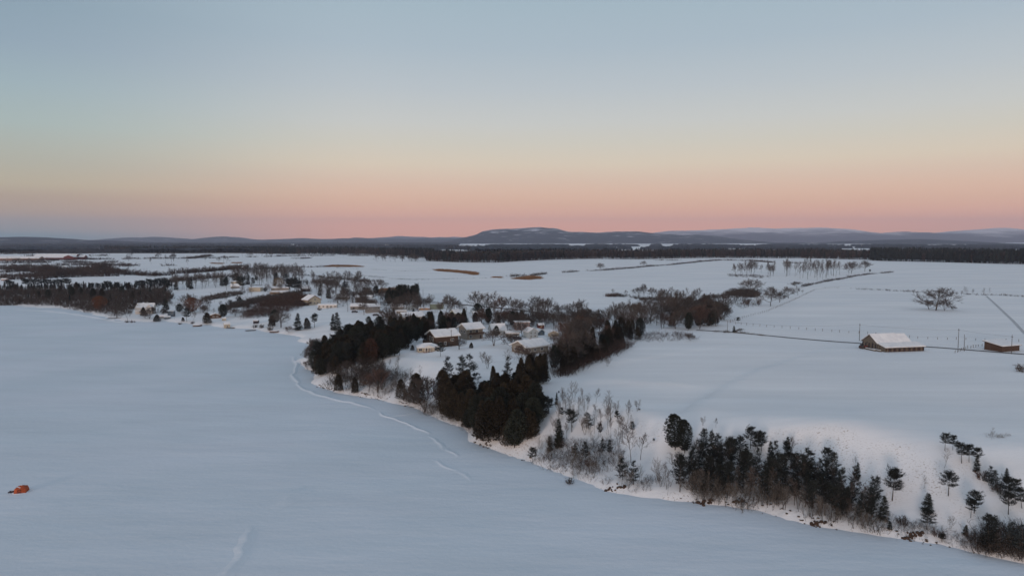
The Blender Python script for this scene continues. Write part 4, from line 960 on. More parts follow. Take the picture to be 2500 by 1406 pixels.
strip('field_road', [(1700,806),(1775,810),(1830,815),(1900,822),(2000,831),(2110,839),(2200,843),(2290,848),(2370,855),(2500,865),(2700,882)], 2.6, road_m, .10, label='narrow dark field road crossing the snow past the barn')
strip('field_track', [(2408,723),(2440,752),(2470,780),(2500,812),(2560,860)], 1.6, track_m, .05, label='faint straight vehicle track across the right field')
strip('farm_road', [(360,676),(420,680),(470,684),(560,690),(640,697)], 4, road_m, .1, label='thin dark lane crossing the far left field')
BUMP = [(-.5,0),(-.3,.25),(-.12,.62),(-.02,.78),(.08,.60),(.2,.22),(.5,0)]
STEEP = [(-.5,0),(-.32,.06),(-.18,.22),(-.07,.62),(0,.72),(.14,.62),(.3,.3),(.5,0)]
def drift(label, pts, w, h, prof=STEEP): strip('snow_drift', pts, w, MATS['lake_snow'], .01, 'structure', label, 1.2, [(u, z*h) for u, z in prof], 0)
drift('curling snow drift off the tip of the point', [(712,868),(722,888),(718,915),(722,935),(740,948),(775,962),(830,978),(880,990),(922,1003)], 2.8, .34)
drift('long snow ridge parallel to the shore below the cedars', [(925,1004),(945,1018),(985,1032),(1020,1045),(1048,1060)], 2.2, .34)
drift('second snow ridge beyond the cedar shore', [(1045,1062),(1075,1078),(1082,1098)], 1.8, .2)
drift('short snow ridge on the lake under the big cedars', [(1088,1092),(1100,1108),(1112,1118)], 1.6, .2)
drift('short snow ridge farther out on the lake', [(1055,1122),(1085,1138),(1120,1150)], 1.6, .2)
drift('small snow ridge at the outer end', [(1110,1150),(1130,1160),(1150,1172)], 1.8, .25)
drift('faint winding snow ridge on open ice at the bottom', [(548,1420),(562,1385),(585,1350),(604,1322),(610,1300),(612,1282)], 3, .4)
drift('faint snow ridge toward the middle of the ice', [(655,1240),(690,1228),(715,1205),(740,1185)], 6, .28, BUMP)
drift('low snow bank along the near left shore', [(20,756),(120,760),(180,766),(235,775),(290,785),(340,790)], 7, .7, BUMP)
drift('footprint trail drift to the cedar shore', [(940,1020),(985,1012),(1030,1004)], 3, .35, BUMP)

# ------------------------------------------------------------------ fences, poles, wires
post_me = None
def fence(label, pts, step, h=1.25, jit=.15):
    global post_me
    pp = along(pts, step)
    c = np.mean(pp, 0); o = empty('field_fence', (c[0], c[1], 0), label=label, cat='fence')
    if post_me is None:
        post_me = part('post', lambda bm: box_mesh(bm, -.07, .07, -.07, .07, -.4, 1), wood_grey, None).data; bpy.data.objects.remove(bpy.data.objects['post'])
    prev = None; wires = TB()
    for x, y in pp[:260]:
        x += rnd.gauss(0, jit); y += rnd.gauss(0, jit); z = gz(x, y); q = link('post', post_me, o); q.location = (x-c[0], y-c[1], z); hh = h*rnd.uniform(.8,1.15); q.scale = (1, 1, hh); q.rotation_euler = (rnd.gauss(0,.05), rnd.gauss(0,.05), 0)
        cur = (x-c[0], y-c[1], z+hh*.85)
        if prev: wires.tube(prev, cur, .012, .012)
        prev = cur
    link('wire', mesh_from('wire', *wires.arrays(), [metal]), o)
fence('wire fence with leaning wooden posts running along the field road', [(1776,789),(1830,795),(1880,799),(1940,803),(2000,808),(2060,812),(2110,815),(2230,826),(2300,829),(2370,830),(2440,833),(2500,835)], 3.4)
fence('wire fence climbing from the road corner toward the bare trees', [(1780,787),(1830,772),(1870,762),(1915,743),(1960,722),(1990,708),(2050,702)], 4.2)
fence('short fence of close-set posts near the right shed', [(2330,862),(2360,852),(2400,845)], 2.2)
fence('faint fence of small posts across the middle field', [(2000,704),(2060,705),(2130,707),(2200,712)], 9)
fence('wire fence between the two far fields', [(700,660),(760,664),(830,672),(900,676)], 12)
def pole(px, base, top, label, arm=True, lean=0.0):
    p = ground(px, base); h = (base-top)/F*p[1]
    o = empty('utility_pole', (p[0], p[1], p[2]-.1), R(80), label=label, cat='utility pole'); o.rotation_euler[1] = lean
    tb = TB(); tb.tube((0,0,-.3), (0,0,h), .14, .09); link('shaft', mesh_from('shaft', *tb.arrays(), [bark]), o)
    if arm: part('crossarm', lambda bm: box_mesh(bm, -.7, .7, -.06, .06, h-.9, h-.75), bark, o); part('insulator', lambda bm: [box_mesh(bm, x-.04, x+.04, -.04, .04, h-.75, h-.6) for x in (-.6, 0, .6)], white, o)
    return np.array([p[0], p[1], p[2]+h-.7])
tops = [pole(1776, 812, 782, 'utility pole at the left end of the field road'), pole(2098, 832, 788, 'utility pole just left of the barn'),
        pole(2339, 849, 800, 'tall straight pole right of the barn'), pole(2469, 864, 816, 'utility pole in front of the right shed')]
pole(2354, 857, 815, 'leaning pole next to the tall straight pole', False, .06)
pole(1033, 740, 705, 'thin pole in the field behind the pine grove', False); pole(849, 761, 735, 'street lamp pole on the lawn below the long bungalows', False)
pole(1102, 846, 803, 'pole standing right of the brown chalet'); pole(1324, 805, 775, 'pole behind the red shed', False); pole(394, 677, 664, 'thin pale pole by the far lane', False)
pole(1550, 760, 735, 'pole in the hollow behind the dark cedars', False)
def wire(a, b, label):
    tb = TB(); n = 14; pts = [a+(b-a)*i/n-np.array([0,0,1])*np.hypot(*(b-a)[:2])*.02*4*(i/n)*(1-i/n) for i in range(n+1)]
    for p, q in zip(pts[:-1], pts[1:]): tb.tube(p, q, .035, .035)
    link('power_line', mesh_from('power_line', *tb.arrays(), [metal]), label=label, cat='power line')
for (a, b), l in zip(zip(tops[:-1], tops[1:]), ('left field road', 'barn', 'right shed')): wire(a, b, 'thin power line sagging between poles by the '+l)
def road_line():
    a = ground(1075, 742); b = ground(1420, 775); return a, b
strip('back_road', [(1040,738),(1080,739),(1130,744),(1180,749),(1240,754),(1300,762),(1360,768),(1440,776)], 4.5, road_m, .1, label='dark lane running behind the houses of the point')
# ------------------------------------------------------------------ woods along the plain
wood('brown winter wood bordering the big field in the centre', [(1040,637),(1110,640),(1160,641),(1210,641),(1280,637),(1350,634),(1440,632),(1560,633),(1700,630),(1850,630),(1950,630),(2060,633),(2150,635)], 340, 22, 8.5, .14, 3, front_dense=3)
wood('dark mixed wood at the right edge of the big field', [(2125,636),(2200,638),(2300,640),(2400,643),(2500,645),(2620,648),(2900,655)], 420, 25, 8, .5, 4)
wood('dark wood behind the left fields', [(255,616),(340,617),(420,617),(470,616),(560,617),(640,619),(720,621),(820,622),(900,624),(980,627),(1060,632)], 520, 22, 14, .35, 5, front_dense=3)
wood('thin dark wood at the far left', [(-500,612),(-200,611),(0,610),(100,609),(200,609),(290,611)], 700, 18, 22, .3, 6, front_dense=2)
wood('far wood beyond the left fields', [(-400,603),(0,602),(300,603),(600,604),(900,606),(1050,608),(1150,612)], 900, 20, 32, .3, 7, front_dense=2)
# brushy left country
EXTRA = [(l, pts, h, w_, g+.2) for l, pts, h, w_, g in (
    ('scrub behind the red barn fields', [(0,628),(80,627),(180,625),(260,625)], (4,9), 16, .2), ('scrub in front of the pinkish stables', [(0,643),(70,642),(140,642),(230,641),(300,641)], (3,8), 12, .2),
    ('thick brush around the white-roofed farmhouse', [(95,656),(130,662),(190,662),(230,659),(260,655)], (5,11), 14, .0), ('brush west of the farmhouse', [(0,659),(40,657),(70,663),(110,666)], (5,10), 14, .1),
    ('dark brush belt above the pale field', [(0,679),(50,678),(110,675),(170,671),(220,664),(290,660)], (5,10), 14, .05), ('dark brush mound in the left middle distance', [(180,672),(230,671),(280,667),(300,663)], (5,9), 14, .0),
    ('scrub row below the long hedge line', [(300,651),(380,650),(450,648)], (2,6), 8, .3), ('brush fringe right of the skyline pines', [(415,690),(450,684),(500,680),(560,676)], (3,7), 10, .15),
    ('hedge fringe between village and plain', [(560,696),(620,690),(700,694),(760,690),(830,694),(900,694)], (3,7), 10, .2), ('scrub line through the upper village', [(800,690),(850,692),(900,694),(960,692)], (1.5,4), 5, .3))]
for i, (l, pts, h, w_, g) in enumerate(EXTRA+[
    ('brush strip in front of the red barn', [(0,637),(60,637),(120,637),(190,636)], (3,8), 12, .1), ('brush and small trees right of the red barn', [(190,633),(230,634),(290,633),(330,632)], (3,7), 8, .15),
    ('ragged hedgerow across the far left field', [(0,621),(60,620),(110,618),(160,619),(230,619)], (4,9), 14, .1), ('thick brush behind the red barn', [(60,613),(110,612),(150,611)], (5,10), 25, .0),
    ('hedge line right of the far farmhouse', [(140,648),(190,647),(240,648),(300,649),(330,649)], (3,8), 10, .05), ('brush mound below the farmhouse', [(0,652),(40,652),(90,650)], (3,7), 10, .15),
    ('dark hedge along the pale field', [(0,683),(60,682),(110,680),(160,677),(230,675),(290,674)], (4,10), 10, .0), ('second dark hedge above the pale field', [(0,675),(60,675),(120,672),(180,668),(240,668)], (3,9), 10, .05),
    ('dark hedge mound in the left middle fields', [(290,670),(340,672),(380,674),(415,672)], (4,8), 9, .0), ('hedge band toward the village', [(420,668),(470,667),(500,664),(545,660),(590,655)], (4,9), 9, .0),
    ('broken shrub line across the white field', [(600,658),(650,657),(700,654),(760,653),(810,651),(860,650)], (1.5,4), 4, .35), ('mound of brush left of the village', [(220,662),(250,660),(280,661)], (4,9), 9, .0),
    ('hedge in the far left fields', [(310,633),(360,632),(420,632),(470,631)], (2,6), 8, .25), ('clump of brush in the far fields', [(455,632),(480,630),(510,626)], (4,8), 12, .1),
    ('far field boundary with scrub', [(470,632),(530,630),(610,628),(690,626),(760,625),(850,625),(960,626)], (2,6), 8, .3), ('low dark thicket in the far white field', [(718,632),(735,632),(755,631)], (3,6), 8, 0),
    ('thin brush line below the pink field', [(0,666),(50,664),(100,662),(130,664)], (3,7), 9, .1), ('low brush left of the square field', [(155,640),(190,642),(230,641)], (2,5), 8, .2),
    ('dotted shrub row on the plain', [(716,673),(740,673),(760,674)], (1.5,3), 3, .2), ('dashed hedge on the plain', [(774,676),(820,681),(868,685)], (2,4), 4, .2),
    ('short hedge where field lines meet', [(870,690),(890,687),(905,688),(928,688)], (2.5,5), 4, .1), ('thin ditch line below the tan reeds', [(900,676),(960,681),(1010,684),(1100,681),(1200,679)], (.5,1.2), 1.5, .25),
    ('upper ditch line across the plain', [(820,654),(900,658),(980,662),(1055,661)], (.5,1.2), 1.5, .25), ('middle ditch line across the plain', [(850,671),(900,674),(960,679),(1000,682),(1120,680)], (.5,1.2), 1.5, .2),
    ('dark shrubs beside the second reed patch', [(1247,676),(1270,674),(1300,673),(1335,669)], (2,4), 4, .1), ('small shrub clump in the big field', [(1372,666),(1390,665),(1412,663)], (1.5,4), 3, .2),
    ('long hedge slanting across the big field', [(1437,662),(1480,660),(1530,656),(1580,651),(1640,647),(1700,641)], (1.5,4), 4, .02), ('dotted bushes before the centre wood', [(1560,636),(1620,636),(1680,636)], (2,4), 6, .5),
    ('scrub line before the centre wood', [(1700,640),(1760,636),(1830,637),(1900,643),(1960,643)], (2,5), 6, .25), ('hedge running to the right field corner', [(1960,700),(1990,693),(2030,685),(2080,676),(2120,670),(2180,665)], (1,3), 3, .12),
    ('long low hedge across the right field', [(2090,707),(2140,708),(2190,711),(2240,714),(2300,716),(2380,720),(2440,721),(2500,725),(2600,732)], (1,2.6), 3, .12)]):
    hedge(l, pts, h, 1.6 if i > 27 else 1.5, w_, g, wood_b if i < 27 else twigs, seed=20+i, name='hedgerow')
def band(label, poly, n, h, ms, seed, name='brush', con=0.0, lp=False, mask=None):
    """brush or scrub filling an outline, one object of stuff"""
    pts = poly_pts(poly, n, seed, 0); A = np.array(pts); Z = np.maximum(height(A[:,0], A[:,1]), 0); r2 = random.Random(seed); items = []
    for (x, y), z in zip(pts, Z):
        hh = r2.uniform(*h)
        if mask is not None and vnoise(np.array([x]), np.array([y]), 9, seed)[0]+.4*vnoise(np.array([x]), np.array([y]), 3.5, seed+1)[0] < mask: continue
        if lp and r2.random() < con: V, Fc = r2.choice(LPC); items.append((V, Fc, 1, x, y, z, hh/10*1.1, hh/10, r2.uniform(0,6.28)))
        elif lp: V, Fc = r2.choice(LPB); items.append((V, Fc, 0, x, y, z, hh/10*1.3, hh/10, r2.uniform(0,6.28)))
        else: V, Fc = r2.choice(FARBUSH if y > 520 else LOWBUSH); items.append((V, Fc, 0, x, y, z-.05, hh/10*(3.2 if name == 'dry_reeds' else 1.6), hh/10, r2.uniform(0,6.28)))
    return merge(name, items, ms, kind='stuff', label=label)
# the two long hedges of the village slope
band('broad brown hedge band slanting up between the village lawns', [(590,782),(640,775),(700,763),(745,748),(758,735),(745,722),(700,728),(650,740),(620,752),(595,765)], 720, (2.5,5.0), [twigs_red], 71)
band('upper dark hedge band between the village lawns', [(540,765),(560,757),(640,738),(690,730),(735,722),(735,713),(690,722),(640,729),(580,743),(545,752)], 500, (2,4.5), [twigs], 72)
band('thin hedge strip above the cabin lawn', [(490,737),(540,730),(590,720),(600,714),(560,716),(500,726)], 200, (1.5,3.5), [twigs], 73)
band('brushy bank along the left shore', [(-60,744),(60,745),(150,751),(235,763),(290,775),(330,755),(400,745),(420,725),(400,708),(300,712),(150,710),(0,712),(-60,715)], 460, (4.5,8), [wood_b, wood_c], 74, con=.05, lp=True)
band('low brush filling the left bank', [(-60,744),(60,745),(150,751),(235,763),(290,775),(330,755),(400,745),(420,725),(400,708),(300,712),(150,710),(0,712),(-60,715)], 1900, (2.5,5.5), [twigs], 174)
band('scrubby bank beyond the left edge', [(-500,742),(-60,744),(-60,715),(-500,715)], 800, (4,9), [wood_b, wood_c], 75, con=.2, lp=True)
band('scrub behind the shoreline brush', [(0,713),(150,710),(300,712),(420,706),(420,696),(300,704),(150,703),(0,706)], 500, (4,8), [wood_b, wood_c], 76, con=.25, lp=True)
band('pale thicket on the shore bank of the point', [(790,948),(860,962),(930,972),(1000,988),(1040,985),(1030,940),(1000,905),(930,905),(880,915),(820,925)], 520, (1,3.4), [twigs_pale], 77, mask=-.1)
band('brush at the foot of the big cedars', [(1030,1010),(1060,1020),(1110,1035),(1150,1060),(1190,1088),(1180,1070),(1120,1020),(1060,990),(1030,985)], 110, (.8,2.6), [twigs_pale], 78)
band('undergrowth on the bank right of the big cedars', [(1240,1110),(1300,1128),(1350,1148),(1420,1170),(1490,1180),(1530,1120),(1500,1080),(1440,1075),(1360,1070),(1310,1080),(1260,1095)], 420, (.6,2.4), [twigs], 79, mask=0)
band('grey-brown thicket under the pines on the right bank', [(1500,1198),(1600,1214),(1750,1230),(1870,1246),(1960,1275),(2090,1296),(2150,1300),(2150,1250),(2050,1210),(1900,1190),(1700,1170),(1560,1160)], 330, (.5,2.0), [twigs], 80, mask=.15)
band('pale stems along the right bank', [(1560,1208),(1750,1226),(1930,1262),(2150,1300),(2150,1270),(1950,1215),(1750,1185),(1580,1170)], 200, (2,4), [twigs_pale], 81, mask=0)
band('thicket at the bottom right shore', [(2380,1345),(2500,1372),(2560,1380),(2560,1310),(2500,1300),(2420,1300),(2380,1310)], 260, (1,3.2), [twigs], 82)
band('sparse weeds on the right shore bank', [(2180,1310),(2300,1328),(2380,1345),(2380,1310),(2280,1280),(2190,1270),(2160,1240)], 130, (.4,1.4), [twigs], 83, name='dry_weeds')
band('reddish brush edging the field below the cedar belt', [(1430,893),(1470,878),(1510,860),(1530,848),(1520,838),(1490,845),(1440,868),(1400,895),(1360,915),(1370,922)], 330, (2.4,5), [twigs_red], 84)
band('low scrub at the road corner', [(1560,836),(1640,834),(1700,832),(1700,820),(1640,812),(1560,815)], 150, (.8,2.8), [twigs_red], 85)
band('tan weeds on the upper right field edge', [(2390,1066),(2440,1072),(2490,1056),(2494,1044),(2450,1052),(2400,1056)], 120, (.3,.8), [verge_m], 186, name='dry_weeds', mask=0)
band('roadside weeds at the left end of the field road', [(1740,812),(1820,815),(1870,822),(1860,818),(1800,808),(1745,807)], 110, (.5,1.2), [verge_m], 86, name='dry_weeds')
band('brush tongue in the middle field', [(1478,724),(1540,726),(1580,738),(1560,744),(1620,748),(1700,738),(1660,731),(1560,728),(1520,722)], 330, (1.2,3.6), [twigs], 87)
band('brush tip where the tongue starts', [(1475,725),(1500,726),(1515,721),(1490,719)], 50, (1.2,3), [twigs_red], 88)
hedge('short hedge on the slope edge above the hollow', [(1472,758),(1500,755),(1525,751),(1548,747)], (1.2,3), 1.5, 3, .1, twigs, 90)
hedge('hedge climbing to the big round tree', [(1735,728),(1760,724),(1790,718),(1830,716)], (2,4), 1.5, 5, .0, twigs, 91)
band('dark olive brush under the big round tree', [(1790,722),(1840,728),(1850,722),(1845,712),(1810,710),(1770,718)], 260, (2,4.5), [twigs], 92)
band('scrub beside the big round tree', [(1780,745),(1815,755),(1850,748),(1855,735),(1820,732),(1785,735)], 90, (1,2.6), [twigs], 93)
band('scrub under the right bare trees', [(1773,675),(1830,678),(1870,680),(1890,676),(1850,672),(1780,670)], 120, (1,2.4), [twigs], 94)
reed = mat('dry_reeds', (.30,.17,.085), c2=(.22,.12,.06), scale=.5, rnd=0)
for k, (l, poly, n, h) in enumerate([('tan reed patch in the middle of the plain', [(1064,661),(1100,664),(1140,668),(1165,672),(1160,667),(1110,662),(1070,659)], 520, (2,3)),
    ('second tan reed patch right of the first', [(1250,681),(1290,683),(1320,681),(1315,676),(1290,675),(1265,679)], 360, (1.2,2.2)), ('pale reed strip in the far left field', [(790,652),(840,652),(890,652),(860,649),(810,648)], 420, (1.5,2.4)),
    ('tan reed bank behind the pine grove', [(928,716),(960,715),(985,713),(982,708),(950,708),(930,712)], 420, (2,3)), ('thin reeds between the two patches', [(1200,678),(1225,679),(1222,676),(1205,676)], 90, (.8,1.4)),
    ('faint stubble left in the far field', [(515,644),(545,645),(545,643),(515,642)], 120, (1,2)), ('faint stubble strip in the far field', [(567,643),(588,643),(588,641),(567,641)], 100, (1,2))]):
    band(l, poly, n, h, [reed], 100+k, name='dry_reeds')
# shore stones and dirt
stone_m = mat('shore_stone', (.13,.095,.07), c2=(.06,.045,.036), scale=2, rnd=.3, bump=.05)
def stones(label, pts, n, r, seed):
    r2 = random.Random(seed); P = [q for q in along(pts, 1.0) if vnoise(q[:1], q[1:], 11, seed)[0] > .0]; items = []
    bm = bmesh.new(); bmesh.ops.create_icosphere(bm, subdivisions=1, radius=1); 
    for v in bm.verts: v.co *= r2.uniform(.75, 1.2)
    V = np.array([v.co[:] for v in bm.verts]); Fc = np.array([[v.index for v in f.verts] for f in bm.faces]); bm.free()
    for _ in range(n):
        x, y = r2.choice(P); x += r2.gauss(0, .7); y += r2.gauss(0, .7)+.9; s = r2.uniform(*r); items.append((V, Fc, 0, x, y, gz(x, y)+.05, s*r2.uniform(.8,1.6), s*.6, r2.uniform(0,6.28)))
    merge('shore_stones', items, [stone_m], kind='stuff', label=label)
stones('brown stones and turf showing through snow along the point shore', [(758,935),(800,951),(860,965),(920,974),(1000,992),(1040,1008)], 90, (.1,.32), 1)
stones('dark stones under the big cedars at the waterline', [(1140,1056),(1190,1092),(1240,1112),(1290,1127)], 60, (.1,.3), 2)
stones('stones along the right shore bank', [(1350,1150),(1480,1199),(1650,1222),(1850,1245),(2000,1284),(2180,1312),(2400,1355)], 60, (.08,.26), 3)
def slump(px, py, L, label, seed):
    p = ground(px, py); r2 = random.Random(seed); items = []
    bm = bmesh.new(); bmesh.ops.create_icosphere(bm, subdivisions=2, radius=1)
    for v in bm.verts: v.co *= r2.uniform(.8, 1.15)
    V = np.array([v.co[:] for v in bm.verts]); Fc = np.array([[v.index for v in f.verts] for f in bm.faces]); bm.free()
    for i in range(22):
        x = p[0]+r2.uniform(-L/2, L/2); y = p[1]+r2.gauss(0,.35); items.append((V, Fc, 0, x, y, gz(x,y), r2.uniform(.15,.42), r2.uniform(.15,.4), r2.uniform(0,6.28)))
    o = merge('earth_bank', items, [mat('bare_earth', (.075,.045,.031), c2=(.04,.027,.021), scale=2, rnd=0)], label=label, category='earth bank')
slump(1502, 1190, 4.5, 'exposed reddish-brown earth slump on the snowy shore bank', 4); slump(1722, 1226, 3.4, 'brown earth patch at the foot of the pine bank', 5)
slump(2228, 1306, 4.0, 'dark mossy earth hump at the right shore', 6); slump(1803, 1222, 2.5, 'small brown earth patch among thin stems on the bank', 7); slump(1998, 1276, 3.0, 'tawny earth patch under the last pines', 8)

# ------------------------------------------------------------------ trees of the point
G(['cedar','cedar','oval','oval','pine'], [(760,928),(800,925),(870,905),(930,890),(1000,862),(1005,845),(930,832),(870,836),(810,862),(770,892)], 135, (6.0,10.5), 'dark evergreen in the dense stand covering the tip of the point', 201, 'cedars of the dense stand on the point', mind=1.5, wide=(1.05,1.5))
G(['cedar','oval','redtree'], [(930,832),(1000,845),(1040,842),(1090,820),(1150,800),(1250,800),(1280,792),(1200,784),(1090,792),(1000,806),(920,815)], 80, (6.5,9.5), 'dark tree in the wood behind the houses of the point', 202, 'dark trees behind the point houses', mind=2.2)
G(['cedar','cedar','oval'], [(1078,1010),(1110,1030),(1150,1052),(1200,1090),(1240,1102),(1290,1095),(1315,1065),(1318,1020),(1310,985),(1250,975),(1180,970),(1110,965),(1078,975)], 92, (5.5,11), 'olive-dark evergreen in the big stand above the shore', 203, 'cedars of the big shore stand', mind=2.2, wide=(1.1,1.6))
G(['cedar'], [(1255,968),(1325,965),(1328,930),(1290,928),(1255,945)], 16, (7.0,9.5), 'dark cedar in the tight block above the big stand', 204, 'cedars of the tight block', mind=1.8)
G(['cedar','cedar','oval'], [(1350,922),(1400,908),(1450,885),(1500,862),(1560,832),(1570,818),(1520,812),(1470,830),(1400,868),(1350,900)], 46, (5.5,9), 'dark evergreen in the belt climbing beside the field', 205, 'evergreens of the field belt', mind=2)
G(['redtree','thicket','bare'], [(1340,925),(1400,895),(1450,865),(1490,835),(1480,800),(1420,800),(1370,830),(1340,870)], 30, (6,9), 'brown bare tree in the belt between ranch house and field', 206, 'bare trees of the field belt', mind=3)
G(['sapling','tall'], [(830,945),(900,962),(980,975),(1035,985),(1025,925),(990,895),(900,905),(840,925)], 34, (3.5,6.5), 'thin grey leafless tree on the shore bank of the point', 207, 'thin trees of the point bank', mind=2)
G(['thicket'], [(750,905),(760,875),(765,858),(775,846),(762,850),(748,875),(746,905)], 9, (3.5,6), 'grey bare shrub tree on the tip of the point', 208, 'shrub trees on the tip', mind=2)
G(['bare','thicket','redtree'], [(1560,815),(1640,808),(1640,790),(1560,790),(1500,800)], 12, (6.5,9.5), 'bare tree in the hollow behind the field belt', 209, 'bare trees of the hollow', mind=3)
G(['thicket','thicket','redtree','bare'], [(1640,806),(1700,806),(1745,798),(1770,788),(1768,768),(1740,752),(1700,745),(1650,770)], 52, (7.5,12), 'bare brown tree in the dense copse at the field corner', 210, 'bare trees of the corner copse', mind=3)
G(['oval','cedar'], [(1635,806),(1680,808),(1720,804),(1768,786),(1768,775),(1700,790),(1640,795)], 11, (6,9), 'dark evergreen at the edge of the corner copse', 211, 'evergreens of the corner copse', mind=3)
G(['bare','tall'], [(1560,745),(1640,750),(1700,742),(1740,735),(1740,725),(1650,728),(1560,735)], 10, (8,12), 'bare tree along the far side of the hollow', 212, 'bare trees beyond the hollow', mind=5)
for n_, (px, b, t, k) in enumerate(sorted([(1100,774,722,'elm'),(1090,770,724,'bare'),(1122,768,732,'bare'),(1168,762,712,'elm'),(1188,766,718,'bare'),(1205,768,715,'bare'),(1222,770,722,'redtree'),(1240,772,726,'bare'),(1262,774,728,'elm'),(1277,773,736,'bare'),
                    (1310,770,722,'elm'),(1334,778,726,'elm'),(1352,780,744,'bare'),(1372,776,748,'bare'),(1386,776,742,'bare'),(1406,782,734,'elm'),(1420,780,732,'bare'),(1440,786,752,'bare'),(1466,784,752,'thicket'),(1500,782,744,'bare')])):
    T(k, px, t, b, ORD[n_]+' from the left of the tall leafless trees behind the point houses', 1.05, group='tall bare trees behind the point houses')
G(['redtree','thicket'], [(1180,792),(1270,796),(1330,796),(1420,800),(1480,805),(1480,790),(1400,780),(1280,780),(1190,780)], 26, (4,6.5), 'reddish-brown low tree behind the point houses', 213, 'low reddish trees behind the point houses', mind=3, joined=True)
